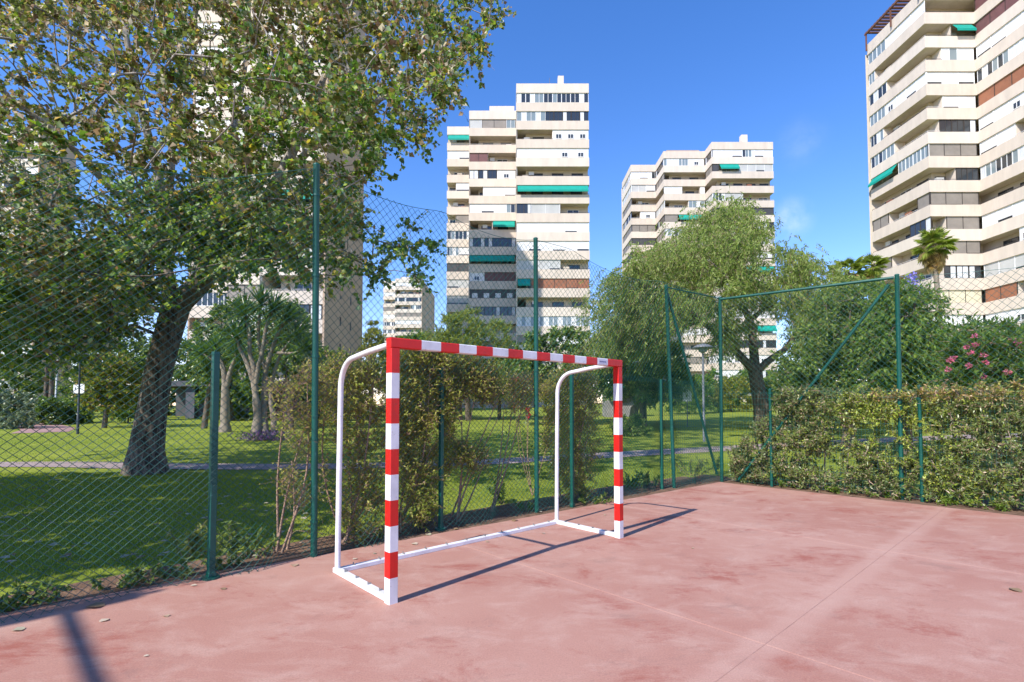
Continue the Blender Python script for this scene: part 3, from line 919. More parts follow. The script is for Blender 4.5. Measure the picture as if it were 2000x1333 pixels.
def round_post(nm, root, org, xy, h, r=0.036, lean=(0, 0), m='post_green'):
    x, y = xy[0] - org[0], xy[1] - org[1]
    b = MB()
    k = 14
    zs = [-0.05, 0.0, 0.5 * h, h - 0.01, h, h + 0.012]
    rr = [r, r, r, r, r * 1.12, r * 0.75]
    rings = [[(x + lean[0] * z / h + q * cos(t), y + lean[1] * z / h + q * sin(t), z) for t in np.arange(k) * 2 * pi / k] for z, q in zip(zs, rr)]
    b.loft(rings)
    o = b.obj(nm, M[m], root, True)
    # clamp rings that hold the net
    for z in np.arange(0.35, h - 0.1, 0.85):
        c = MB()
        xx, yy = x + lean[0] * z / h, y + lean[1] * z / h
        c.loft([[(xx + q * cos(t), yy + q * sin(t), zz) for t in np.arange(10) * 2 * pi / 10] for zz, q in ((z - 0.012, r + 0.001), (z - 0.011, r + 0.006), (z + 0.011, r + 0.006), (z + 0.012, r + 0.001))], caps=False)
        c.obj('clamp', M[m], o)
    return o

def square_post(nm, root, org, xy, h, a=0.062, rz=0.5, lean=(0, 0)):
    x, y = xy[0] - org[0], xy[1] - org[1]
    b = MB()
    def ring(z, q):
        c = q * 0.18
        pr = [(-q + c, -q), (q - c, -q), (q, -q + c), (q, q - c), (q - c, q), (-q + c, q), (-q, q - c), (-q, -q + c)]
        return [(x + lean[0] * z / h + u * cos(rz) - v * sin(rz), y + lean[1] * z / h + u * sin(rz) + v * cos(rz), z) for u, v in pr]
    q = a / 2
    b.loft([ring(-0.04, q * 1.25), ring(0.03, q * 1.25), ring(0.075, q), ring(h - 0.03, q), ring(h - 0.028, q * 1.06), ring(h, q * 1.02)])
    return b.obj(nm, M['post_green'], root)

# left fence, behind the goal
org = POST['t1']
fl = empty('chain_link_fence', (org[0], org[1], 0), 0, 'tall green chain-link fence behind the goal, between court and lawn', 'fence', 'green chain-link fences round the court')
line = ['off', 's1', 't1', 's2', 't2', 's3', 's4', 't3', 'co']
pA = [(-6.3, 1.25)] + [POST[k] for k in line[:3]]
diamond_net('wire_mesh', pA, [3.05, 3.2, 3.62, 4.05], [0.0] * 4, fl, org, seed=3, loose=1.0)
pB = [POST[k] for k in line[2:]]
diamond_net('wire_mesh', pB, [2.06] * 7, [0.0] * 7, fl, org, seed=4, loose=1.0, wire=False)
diamond_net('wire_mesh', pB, [4.05, 4.03, 4.0, 3.98, 3.9, 3.85, 3.76], [1.95] * 7, fl, org, pitch=0.090, row=0.094, r=0.0027, seed=5, sag=[(0, 0.10), (1, 0.12), (3, 0.15)])
round_post('tall_post', fl, org, POST['t1'], 4.08, 0.033, (-0.03, 0))
round_post('tall_post', fl, org, POST['t2'], 4.02, 0.033, (-0.01, 0))
round_post('tall_post', fl, org, POST['t3'], 3.85, 0.033, (-0.10, 0.03))
round_post('corner_post', fl, org, POST['co'], 3.78, 0.034, (0.02, 0))
for k in ('s1', 's2', 's3', 's4'):
    square_post('short_post', fl, org, POST[k], 2.03, 0.056 if k == 's1' else 0.05, 0.9)
def bar(nm, root, org, A, B, r=0.024, m='post_green'):
    o3 = np.array([org[0], org[1], 0])
    return MB().tube([np.array(A) - o3, (np.array(A) + np.array(B)) / 2 - o3, np.array(B) - o3], r, 10).obj(nm, M[m], root, True)
bar('brace', fl, org, (2.99, 9.93, 3.72), (4.17, 10.62, 0.15), 0.026)
bar('top_rail', fl, org, (2.96, 9.93, 3.83), (4.31, 10.68, 3.76), 0.012)
for xy in (POST['s1'], POST['s2']):
    MB().prism([(xy[0] - org[0] + 0.075 * cos(t), xy[1] - org[1] + 0.075 * sin(t)) for t in np.arange(9) * 2 * pi / 9], -0.02, 0.018).obj('post_foot', M['post_green'], fl)

# right fence: net above, welded wire below
org = POST['co']
fr_ = empty('chain_link_fence', (org[0], org[1], 0), 0, 'green fence on the right with diagonal brace, chain-link above welded wire', 'fence', 'green chain-link fences round the court')
diamond_net('wire_mesh', [POST['co'], POST['tr']], [3.74, 3.70], [1.72, 1.72], fr_, org, seed=9, pitch=0.094, row=0.098, r=0.0028)
diamond_net('wire_mesh', [POST['tr'], POST['off2'], (10.9, 4.2)], [3.70, 3.62, 3.6], [1.72] * 3, fr_, org, seed=10, pitch=0.112, row=0.118, r=0.0026, sag=[(0, 0.10)])
round_post('tall_post', fr_, org, POST['tr'], 3.74, 0.034, (0.02, 0))
round_post('tall_post', fr_, org, POST['off2'], 3.74, 0.038)
bar('top_rail', fr_, org, (4.31, 10.66, 3.74), (6.44, 8.68, 3.70), 0.026)
bar('brace', fr_, org, (6.40, 8.74, 3.60), (4.55, 10.48, 0.06), 0.026)
def ringed_post(root, org, xy, h):
    o = round_post('short_post', root, org, xy, h, 0.026)
    x, y = xy[0] - org[0], xy[1] - org[1]
    for z in (h - 0.10, h - 0.22, 0.12):
        MB().prism([(x + 0.036 * cos(t), y + 0.036 * sin(t)) for t in np.arange(12) * 2 * pi / 12], z, z + 0.035).obj('collar', M['post_green'], o)
ringed_post(fr_, org, POST['w1'], 1.86)
ringed_post(fr_, org, POST['w2'], 1.86)
ringed_post(fr_, org, (8.3, 6.78), 1.86)
def welded(root, org, P, h0, h1, dx=0.055, dz=0.11, r=0.0022):
    P = np.array(P, float)
    S = np.concatenate([[0], np.cumsum(np.linalg.norm(np.diff(P, axis=0), axis=1))])
    s = np.arange(0, S[-1], dx)
    X, Y = np.interp(s, S, P[:, 0]) - org[0], np.interp(s, S, P[:, 1]) - org[1]
    A = np.stack([X, Y, np.full_like(X, h0)], -1); B = A.copy(); B[:, 2] = h1
    z = np.arange(h0, h1 + 0.01, dz)
    A2, B2 = [], []
    for i in range(len(P) - 1):
        for q in z:
            A2.append((P[i, 0] - org[0], P[i, 1] - org[1], q)); B2.append((P[i + 1, 0] - org[0], P[i + 1, 1] - org[1], q))
    V, F = prisms(np.vstack([A, A2]), np.vstack([B, B2]), r, r, 4)
    link('welded_wire', np_mesh('welded_wire', V, F, M['wire_green']), root, kind='stuff')
off = np.array([0.03, 0.03])
welded(fr_, org, [np.array(POST['co']) + off, np.array(POST['w1']) + off, np.array(POST['w2']) + off, np.array([10.9, 4.25]) + off], 0.03, 1.82)
welded(fl, POST['t1'], [np.array(POST['s4']) + np.array([-0.03, 0.06]), np.array(POST['co']) + np.array([-0.03, 0.05])], 0.03, 1.95)

# ------------------------------------------------------------------ the goal
GANG = atan2(UDIR[1], UDIR[0])
goal = empty('handball_goal', (-0.95, 4.07, 0), GANG, 'red and white banded handball goal without a net on the red court', 'goal')
GW, GH, GD, T8 = 3.06, 2.08, 1.06, 0.08
def cham(x0, x1, y0, y1, c=0.006):
    return [(x0 + c, y0), (x1 - c, y0), (x1, y0 + c), (x1, y1 - c), (x1 - c, y1), (x0 + c, y1), (x0, y1 - c), (x0, y0 + c)]
WR = [M['goal_white'], M['goal_red']]
for x0 in (0.0, GW - T8):
    zs = [0.2 * i for i in range(10)] + [2.0 - 0.002]
    pr8 = cham(x0, x0 + T8, 0, T8)
    MB().loft([[(x, y, z) for x, y in pr8] for z in zs], mids=[i % 2 for i in range(10)]).obj('post', WR, goal)
n = 13
bw = (GW - 0.56) / n
xs = [0.0, 0.28] + [0.28 + bw * (i + 1) for i in range(n)] + [GW]
pr8 = cham(-0.0, T8, 2.0, GH)
MB().loft([[(x, y, z) for y, z in pr8][::-1] for x in xs], mids=[1 - i % 2 for i in range(len(xs) - 1)]).obj('crossbar', WR, goal)
st = MB().box(0, 0.15, 0, 0.0015, 0, 0.05)
so = st.obj('label_sticker', M['sticker'], goal, loc=(xs[-3] + 0.02, -0.0018, 2.014))
ink = MB()
for i in range(7):
    ink.box(0.018 + i * 0.017, 0.030 + i * 0.017, -0.0012, 0, 0.018 + 0.003 * (i % 2), 0.032)
ink.obj('sticker_print', M['ink'], so)
# ground frame
def rail(nm, a, b, hh=0.045, w=0.06):
    (xa, ya), (xb, yb) = a, b
    if abs(xa - xb) < 1e-6:
        prf = cham(xa - w / 2, xa + w / 2, 0.0, hh, 0.004)
        rings = [[(x, y, z) for x, z in prf] for y in (ya, yb)]
    else:
        prf = cham(ya - w / 2, ya + w / 2, 0.0, hh, 0.004)
        rings = [[(x, y, z) for y, z in prf] for x in (xa, xb)]
    MB().loft(rings).obj(nm, M['goal_white'], goal)
rail('ground_rail', (0.042, T8 + 0.001), (0.042, GD))
rail('ground_rail', (GW - 0.042, T8 + 0.001), (GW - 0.042, GD))
rail('rear_rail', (0.074, GD - 0.035), (GW - 0.074, GD - 0.035), 0.042)
for x in (0.042, GW - 0.042):
    R = 0.27
    ptsS = [(x, GD - 0.035, 0.04), (x, GD - 0.045, 1.0), (x, GD - 0.055, 1.70)]
    for t in np.linspace(0.12, 1, 9):
        a = t * pi / 2 * 0.95
        ptsS.append((x, GD - 0.055 - R * (1 - cos(a)), 1.70 + R * sin(a)))
    ptsS += [(x, 0.45, 2.005), (x, T8 - 0.002, 2.035)]
    MB().tube(ptsS, 0.0255, 14).obj('stanchion', M['goal_white'], goal, True)
hk = MB().box(-0.004, 0.004, -0.016, 0.016, 0, 0.012).box(-0.004, 0.004, 0.008, 0.016, 0.012, 0.022).mesh('net_hook', M['hook'])
for x in (0.05, GW - 0.05):
    for y in (0.22, 0.42, 0.64, 0.86):
        link('net_hook', hk, goal, (x, y, 0.045), 1.57)
for i in range(11):
    link('net_hook', hk, goal, (0.2 + i * 0.266, GD - 0.04, 0.042))
# ------------------------------------------------------------------ plants
def unit(v):
    return v / (np.linalg.norm(v, axis=-1, keepdims=True) + 1e-9)

class Skel:
    """a branching skeleton: nodes with parents, thickened by the number of tips they carry"""
    def __init__(s):
        s.P, s.par, s.fix = [], [], []
    def limb(s, pts, rad, parent=-1, per=4):
        Q = smooth_path(pts, per)
        R = np.interp(np.linspace(0, 1, len(Q)), np.linspace(0, 1, len(rad)), rad)
        idx = []
        if parent >= 0: Q, R = Q[1:], R[1:]
        for q, r in zip(Q, R):
            s.P.append(np.array(q)); s.par.append(parent); s.fix.append(r)
            parent = len(s.P) - 1
            idx.append(parent)
        return idx
    def reach(s, T, g, step=0.45, wob=0.08, low=0.0, first=0):
        P = np.array(s.P)
        d = np.linalg.norm(P - T, axis=1)
        cost = d + 0.9 * np.maximum(0, P[:, 2] + 0.25 * d - T[2] + low)
        cost[:first] += 50
        i = int(np.argmin(cost))
        A = s.P[i]
        D = T - A
        L = np.linalg.norm(D)
        if L < 0.12: return i
        pd = s.P[i] - s.P[s.par[i]] if s.par[i] >= 0 else np.array([0, 0, 1.0])
        pd = pd / (np.linalg.norm(pd) + 1e-9)
        n = max(2, int(L / step))
        C = A + pd * L * 0.3 + D * 0.25 + g.normal(0, wob, 3) * L
        k = i
        for j in range(1, n + 1):
            t = j / n
            q = (1 - t) ** 2 * A + 2 * t * (1 - t) * C + t * t * T
            if j < n: q = q + g.normal(0, wob * 0.25, 3) * step
            s.P.append(q); s.par.append(k); s.fix.append(0.0)
            k = len(s.P) - 1
        return k
    def build(s, tip=0.008, ex=0.45, sides=7):
        n = len(s.P)
        cnt = np.zeros(n)
        kids = [[] for _ in range(n)]
        for i in range(n):
            if s.par[i] >= 0: kids[s.par[i]].append(i)
        for i in range(n - 1, -1, -1):
            if not kids[i]: cnt[i] = 1
            if s.par[i] >= 0: cnt[s.par[i]] += cnt[i]
        rad = np.maximum(tip * cnt ** ex, np.array(s.fix))
        parts = []
        starts = [i for i in range(n) if s.par[i] < 0]
        stack = [(i, None) for i in starts]
        while stack:
            i, p = stack.pop()
            chain = [] if p is None else [p]
            rr = [] if p is None else [min(rad[p], rad[i] * 1.15)]
            while True:
                chain.append(i); rr.append(rad[i])
                if not kids[i]: break
                ks = sorted(kids[i], key=lambda q: -rad[q] - 1e-4 * cnt[q])
                for q in ks[1:]: stack.append((q, i))
                i = ks[0]
            if len(chain) > 1:
                k = sides if rr[0] > 0.05 else (5 if rr[0] > 0.02 else 3)
                parts.append(tube_arrays([s.P[c] for c in chain], rr, k))
        return join(parts)

def palette(n, cols, g, jit=0.18):
    """cols: list of (weight, rgb)"""
    w = np.array([c[0] for c in cols], float); w /= w.sum()
    C = np.array([c[1] for c in cols], float)
    k = g.choice(len(cols), n, p=w)
    return 1.3 * C[k] * (1 + g.uniform(-jit, jit, (n, 1))) * (1 + g.uniform(-0.06, 0.06, (n, 3)))

SHAPES = {
    'oval': (np.array([(0, 0, 0), (0.45, 0.5, 0.12), (1, 0, 0), (0.45, -0.5, 0.12)]), [np.array([[0, 1, 2], [0, 2, 3]])]),
    'strap': (np.array([(0, 0.3, 0), (0, -0.3, 0), (0.55, -0.5, 0.0), (1, 0, -0.12), (0.55, 0.5, 0.0)]), [np.array([[0, 1, 2], [0, 2, 4], [4, 2, 3]])]),
    'heart': (np.array([(0, 0, 0), (0.12, 0.42, 0.06), (0.5, 0.46, 0.10), (1, 0, -0.06), (0.5, -0.46, 0.10), (0.12, -0.42, 0.06)]), [np.array([[0, 1, 2, 3], [0, 3, 4, 5]])]),
    'kite': (np.array([(0, 0, 0), (0.36, 0.5, 0.14), (1, 0, -0.05), (0.36, -0.5, 0.14)]), [np.array([[0, 1, 2], [0, 2, 3]])]),
    'quad': (np.array([(0, 0, 0), (0.5, 0.5, 0), (1, 0, 0), (0.5, -0.5, 0)]), [np.array([[0, 1, 2, 3]])]),
}
def leaf_arrays(P, D, Nn, L, W, shape='oval'):
    S, Fs = SHAPES[shape]
    D = unit(D)
    B = unit(np.cross(Nn, D))
    U = np.cross(D, B)
    L = np.broadcast_to(L, (len(P),))[:, None, None]; W = np.broadcast_to(W, (len(P),))[:, None, None]
    V = P[:, None] + D[:, None] * S[None, :, 0:1] * L + B[:, None] * S[None, :, 1:2] * W + U[:, None] * S[None, :, 2:3] * W
    k = len(S)
    F = np.concatenate([(np.arange(len(P)) * k)[:, None, None] + f[None] for f in Fs]).reshape(-1, Fs[0].shape[1])
    return V.reshape(-1, 3), F, k

def crown_obj(name, root, org, P, D, Nn, L, W, C, shape, m):
    V, F, k = leaf_arrays(P - org, D, Nn, L, W, shape)
    return link(name, np_mesh(name, V, F, M[m], col=np.repeat(C, k, 0)), root, kind='stuff')

def sprays(T, O, g, nt=6, tl=0.6, spread=0.7, droop=0.25, nl=16, hang=0.4, jit=0.0):
    """leafy twigs around target points T growing along O. Returns twig rods and leaf frames"""
    n = len(T)
    A = np.repeat(T, nt, 0) + g.normal(0, jit, (n * nt, 3))
    d = unit(np.repeat(unit(O), nt, 0) + g.normal(0, spread, (n * nt, 3)))
    l = tl * g.uniform(0.55, 1.35, (n * nt, 1))
    Mid = A + d * l * 0.5
    B = A + d * l + np.array([0, 0, -1.0]) * l * droop
    t = g.uniform(0.08, 1.0, (n * nt, nl, 1))
    Q = (1 - t) ** 2 * A[:, None] + 2 * t * (1 - t) * Mid[:, None] + t * t * B[:, None]
    td = unit((B - A))[:, None] * np.ones((1, nl, 1))
    LD = unit(td * 0.6 + g.normal(0, 0.8, (n * nt, nl, 3)) + np.array([0, 0, -hang]))
    LN = unit(g.normal(0, 0.7, (n * nt, nl, 3)) + np.array([0, 0, 0.8]))
    return A, Mid, B, Q.reshape(-1, 3), LD.reshape(-1, 3), LN.reshape(-1, 3)

def sample_crown(poly, Yc, Yr, n, g, dmin=0.3, clip=None):
    """points through the volume of a crown whose outline, seen from the court, is poly"""
    poly = np.array(poly, float)
    lo, hi = poly.min(0), poly.max(0)
    c = (lo + hi) / 2; hw = (hi - lo) / 2
    out = []
    tries = 0
    while len(out) < n and tries < n * 60:
        k = 200
        x = g.uniform(lo[0], hi[0], k); y = g.uniform(lo[1], hi[1], k)
        ok = in_poly(x, y, poly)
        e = np.sqrt(np.clip(1 - 0.8 * (((x - c[0]) / hw[0]) ** 2 + ((y - c[1]) / hw[1]) ** 2) / 1.6, 0.08, 1))
        dY = g.uniform(-1, 1, k)
        dY = np.sign(dY) * np.abs(dY) ** 0.75 * e * Yr
        for i in np.nonzero(ok)[0]:
            tries += 1
            p = at(x[i], y[i], Yc + dY[i])
            if clip is not None and not clip(p): continue
            if out and np.min(np.linalg.norm(np.array(out) - p, axis=1)) < dmin: continue
            out.append(p)
            if len(out) >= n: break
        tries += k // 4
    return np.array(out)

def tree(name, label, cat, base_p, limbs, T, g, leaf, bark='bark', tip=0.008, ex=0.45, nt=6, tl=0.6, spread=0.7, droop=0.25, nl=16, hang=0.4,
         L=0.09, W=0.07, pal=None, shape='oval', lm='leaf', twig_r=0.004, group=None, step=0.45, wob=0.08, first=0, order=None, pick=0, low=0.0, keep=None, palf=None):
    """a tree: tapered trunk and limbs that reach every point of the crown, leafy twigs at the ends"""
    org = np.array(base_p, float)
    root = empty(name, org, 0, label, cat, group)
    sk = Skel()
    ids = []
    for (pts, rad, par_) in limbs:
        p_ = -1 if par_ is None else ids[par_[0]][min(par_[1], len(ids[par_[0]]) - 1)]
        ids.append(sk.limb([np.array(q) for q in pts], rad, p_))
    O = np.zeros_like(T)
    dist = np.linalg.norm(T - np.array(limbs[0][0][-1]), axis=1)
    for i in np.argsort(dist):
        k = sk.reach(T[i], g, step, wob, low, first)
        j = sk.par[k] if sk.par[k] >= 0 else k
        O[i] = sk.P[k] - sk.P[j] + np.array([0, 0, 0.02])
    V, F = sk.build(tip, ex)
    link('trunk', np_mesh('trunk', V - org, F, M[bark], smooth=True), root)
    A, Mi, B, P, D, Nn = sprays(T, O, g, nt, tl, spread, droop, nl, hang)
    V, F = prisms(A, B, twig_r, twig_r * 0.4)
    link('twigs', np_mesh('twigs', V - org, F, M['twig'] if bark != 'pale_bark' else M['twig_pale']), root, kind='stuff')
    if keep is not None:
        kk = keep(P)
        P, D, Nn = P[kk], D[kk], Nn[kk]
    n = len(P)
    C = palf(P, g) if palf else palette(n, pal, g)
    Ls = L * g.uniform(0.6, 1.3, n)
    Ws = Ls * (W / L) * g.uniform(0.8, 1.15, n)
    if pick:
        # the leaves nearest the camera are parts of their own
        fx, fy = to_px(P)
        vis = (fx > 0) & (fx < 2000) & (fy > 0) & (fy < 1333)
        dd = np.linalg.norm(P - np.array([0, 0, EYE]), axis=1) / (Ls / L) + np.where(vis, 0, 1e3)
        near = np.argsort(dd)[:pick]
        S, Fs = SHAPES['heart']
        kinds = []
        for c in palette(8, pal, g):
            kinds.append(np_mesh('leaf', S, Fs[0], M[lm], col=np.tile(c, (len(S), 1))))
        from mathutils import Matrix
        for i in near:
            d = unit(D[i]); b = unit(np.cross(Nn[i], d)); u = np.cross(d, b)
            o = bpy.data.objects.new('leaf', kinds[i % 8])
            mt = np.eye(4)
            mt[:3, 0] = d * Ls[i]; mt[:3, 1] = b * Ws[i]; mt[:3, 2] = u * Ws[i]; mt[:3, 3] = P[i] - org
            o.parent = root
            o.matrix_local = Matrix(mt.tolist())
            COL.objects.link(o)
        m_ = np.ones(n, bool); m_[near] = False
        P, D, Nn, Ls, Ws, C = P[m_], D[m_], Nn[m_], Ls[m_], Ws[m_], C[m_]
    crown_obj('crown', root, org, P, D, Nn, Ls, Ws, C, shape, lm)
    return root

# ---- the big poplar on the left
g = np.random.default_rng(41)
TB = gnd(285, 925)
Yt = TB[1]
def tp(px, py, dy=0.0): return at(px, py, Yt + dy)
trunk_pts = [TB + np.array([0, 0, -0.1]), tp(287, 880), tp(298, 800), tp(312, 720), tp(330, 650), tp(345, 600)]
POP = [(0.30, (0.085, 0.105, 0.024)), (0.22, (0.135, 0.145, 0.036)), (0.22, (0.15, 0.105, 0.045)), (0.08, (0.22, 0.22, 0.05)), (0.15, (0.30, 0.33, 0.23)), (0.03, (0.36, 0.27, 0.06))]
POP_G = [(0.40, (0.052, 0.100, 0.020)), (0.28, (0.095, 0.155, 0.030)), (0.16, (0.20, 0.26, 0.15)), (0.13, (0.18, 0.24, 0.035)), (0.03, (0.30, 0.25, 0.05))]
POP_B = [(0.28, (0.075, 0.092, 0.025)), (0.20, (0.12, 0.135, 0.036)), (0.26, (0.165, 0.112, 0.062)), (0.12, (0.20, 0.22, 0.045)), (0.12, (0.36, 0.32, 0.235)), (0.02, (0.34, 0.24, 0.06))]
def pop_col(P, g):
    """fresh green leaves low and on the outside, tired brownish ones in the upper inner crown"""
    f = 0.5 + 0.5 * np.sin(P[:, 0] * 1.1 + 0.6) * np.sin(P[:, 1] * 0.9) + 0.35 * np.sin(P[:, 2] * 1.7 + P[:, 0])
    f = f + np.clip((6.2 - P[:, 2]) / 3.0, -0.8, 0.9) + np.clip((P[:, 0] + 4.5) / 3.0, 0, 0.9)
    k = g.random(len(P)) < np.clip(f * 0.64, 0.06, 0.95)
    return 1.38 * np.where(k[:, None], palette(len(P), POP_G, g), palette(len(P), POP_B, g))
limbs = [
    (trunk_pts, [0.52, 0.37, 0.31, 0.29, 0.29, 0.30], None),
    ([trunk_pts[-1], tp(385, 560, -0.1), tp(430, 510, -0.3), tp(475, 455, -0.6), tp(540, 360, -0.9), tp(600, 230, -1.0), tp(650, 110, -0.8)], [0.27, 0.25, 0.22, 0.19, 0.13, 0.09, 0.05], (0, 20)),
    ([trunk_pts[-1], tp(325, 545, 0.1), tp(318, 470, 0.3), tp(310, 350, 0.2), tp(285, 250, 0), tp(262, 150, -0.1), tp(240, 30, -0.2), tp(230, -120, -0.2)], [0.22, 0.18, 0.13, 0.11, 0.09, 0.075, 0.06, 0.04], (0, 20)),
    ([tp(318, 470, 0.3), tp(333, 350, 0.6), tp(340, 240, 0.8), tp(362, 130, 0.9), tp(385, 10, 0.8), tp(400, -150, 0.6)], [0.10, 0.09, 0.08, 0.07, 0.05, 0.035], (2, 8)),
    ([tp(430, 510, -0.3), tp(440, 400, 0.2), tp(455, 260, 0.7), tp(480, 120, 1.2), tp(490, -60, 1.2)], [0.12, 0.10, 0.08, 0.06, 0.04], (1, 8)),
    ([tp(318, 470, 0.3), tp(250, 400, -0.8), tp(180, 330, -1.6), tp(100, 250, -2.2), tp(10, 190, -2.6)], [0.09, 0.08, 0.065, 0.05, 0.035], (2, 8)),
    ([tp(540, 360, -0.9), tp(620, 280, -1.2), tp(720, 210, -1.3), tp(820, 140, -1.2), tp(900, 90, -1.0)], [0.09, 0.075, 0.06, 0.045, 0.03], (1, 16)),
    ([trunk_pts[-1], tp(300, 575, -0.8), tp(240, 560, -1.6), tp(160, 560, -2.3), tp(70, 570, -2.8)], [0.10, 0.08, 0.06, 0.045, 0.03], (0, 20)),
]
crown_poly = [(-420, -420), (940, -420), (985, -60), (965, 40), (955, 100), (905, 145), (875, 195), (840, 250), (785, 285), (742, 290), (740, 345), (705, 350), (715, 420), (672, 480),
              (690, 545), (640, 560), (560, 520), (490, 500), (470, 545), (420, 560), (345, 520), (300, 560), (250, 640), (170, 650), (60, 660), (-300, 680)]
crown_poly = [(max(x, -260), max(y, -300)) for x, y in crown_poly]
in_view = [(-30, -40)] + [(x, y) for x, y in crown_poly[2:-1]] + [(-30, 672)]
T = np.vstack([sample_crown(crown_poly, Yt - 0.3, 5.0, 760, g, 0.30, clip=lambda q: q[1] > 5.4 and q[2] > 2.6),
               sample_crown(in_view, Yt + 0.2, 4.4, 600, g, 0.24, clip=lambda q: q[1] > 6.4 and q[2] > 2.6)])

fx, fy = to_px(T)
# thin patch of the crown where the sky shows
hole = ((fx - 175) / 150) ** 2 + ((fy - 215) / 165) ** 2 < 1
T = T[~(hole & (g.random(len(T)) < 0.40))]
T2 = sample_crown([(690, 500), (740, 545), (780, 530), (830, 560), (870, 530), (850, 480), (820, 440), (760, 455), (700, 470)], Yt - 1.2, 1.0, 11, g, 0.2)
T3 = sample_crown([(735, 480), (790, 505), (815, 450), (780, 430)], Yt - 1.2, 0.5, 3, g, 0.2)
T4 = sample_crown([(-30, 470), (200, 470), (330, 455), (360, 500), (310, 560), (260, 650), (180, 690), (60, 700), (-30, 710)], Yt - 1.2, 2.6, 190, g, 0.2, clip=lambda q: q[1] > 6.0)
T5 = sample_crown([(300, 400), (420, 380), (520, 400), (560, 470), (520, 520), (440, 480), (380, 490), (330, 480)], Yt - 1.6, 1.0, 80, g, 0.2)
T = np.vstack([T, T2, T3, T4, T5])
poplar = tree('poplar_tree', 'big leaning poplar with dark furrowed trunk and huge leafy crown on the left', 'tree', TB, limbs, T, g, None, 'pale_bark', 0.0085, 0.44,
     nt=7, tl=0.52, spread=0.85, droop=0.2, nl=15, hang=0.35, L=0.09, W=0.086, pal=POP, shape='kite', lm='leaf', twig_r=0.004, pick=300, first=14, palf=pop_col)
for ch in poplar.children:
    if ch.name.startswith('trunk'):
        m, N, L, b = nodes_of('poplar_bark')
        gg = N.new('ShaderNodeNewGeometry'); mp = N.new('ShaderNodeMapping'); mp.inputs['Scale'].default_value = (1, 1, 0.2)
        n1 = N.new('ShaderNodeTexNoise'); n1.inputs['Scale'].default_value = 14; n1.inputs['Detail'].default_value = 6; n1.inputs['Roughness'].default_value = 0.7
        r1 = N.new('ShaderNodeValToRGB'); r1.color_ramp.elements[0].position = 0.38; r1.color_ramp.elements[0].color = (0.035, 0.027, 0.022, 1)
        r1.color_ramp.elements[1].position = 0.62; r1.color_ramp.elements[1].color = (0.24, 0.195, 0.15, 1)
        r2 = N.new('ShaderNodeValToRGB'); r2.color_ramp.elements[0].position = 0.4; r2.color_ramp.elements[0].color = (0.27, 0.23, 0.185, 1)
        r2.color_ramp.elements[1].position = 0.6; r2.color_ramp.elements[1].color = (0.48, 0.43, 0.36, 1)
        sp = N.new('ShaderNodeSeparateXYZ'); mr = N.new('ShaderNodeMapRange'); mr.inputs['From Min'].default_value = 3.6; mr.inputs['From Max'].default_value = 5.6
        mx = N.new('ShaderNodeMix'); mx.data_type = 'RGBA'
        bp = N.new('ShaderNodeBump'); bp.inputs['Strength'].default_value = 1.0; bp.inputs['Distance'].default_value = 0.06
        L.new(gg.outputs['Position'], mp.inputs['Vector']); L.new(mp.outputs['Vector'], n1.inputs['Vector'])
        L.new(n1.outputs['Fac'], r1.inputs['Fac']); L.new(n1.outputs['Fac'], r2.inputs['Fac'])
        L.new(gg.outputs['Position'], sp.inputs[0]); L.new(sp.outputs['Z'], mr.inputs['Value']); L.new(mr.outputs[0], mx.inputs['Factor'])
        L.new(r1.outputs[0], mx.inputs['A']); L.new(r2.outputs[0], mx.inputs['B']); L.new(mx.outputs['Result'], b.inputs['Base Color'])
        L.new(n1.outputs['Fac'], bp.inputs['Height']); L.new(bp.outputs['Normal'], b.inputs['Normal'])
        b.inputs['Roughness'].default_value = 0.95
        ch.data.materials[0] = m

# two poplars of the same row, left of the frame, that shade the near lawn
def off_tree(bx, by, cz, rx, ry, rz_, n, seed, label):
    g = np.random.default_rng(seed)
    q = unit(g.normal(0, 1, (n, 3))) * g.uniform(0.3, 1, (n, 1)) ** 0.5
    T = np.array([bx, by, cz]) + q * np.array([rx, ry, rz_])
    b0 = np.array([bx, by, float(gz(bx, by))])
    lm = [([b0, b0 + [0.1, 0, 1.6], b0 + [0, 0.2, 3.2], b0 + [0.1, 0.1, cz]], [0.36, 0.27, 0.22, 0.08], None)]
    tree('poplar_tree', label, 'tree', b0, lm, T, g, None, 'pale_bark', 0.009, 0.44, nt=6, tl=0.8, spread=0.8, nl=15, L=0.19, W=0.18, pal=POP, shape='kite', twig_r=0.005, first=6)
off_tree(-9.25, 3.5, 5.2, 3.1, 2.9, 2.1, 200, 5, 'poplar standing just left of the view, shading the near lawn')
off_tree(-12.7, 5.9, 5.2, 2.2, 2.0, 1.9, 110, 6, 'second poplar left of the view, farther along the path')
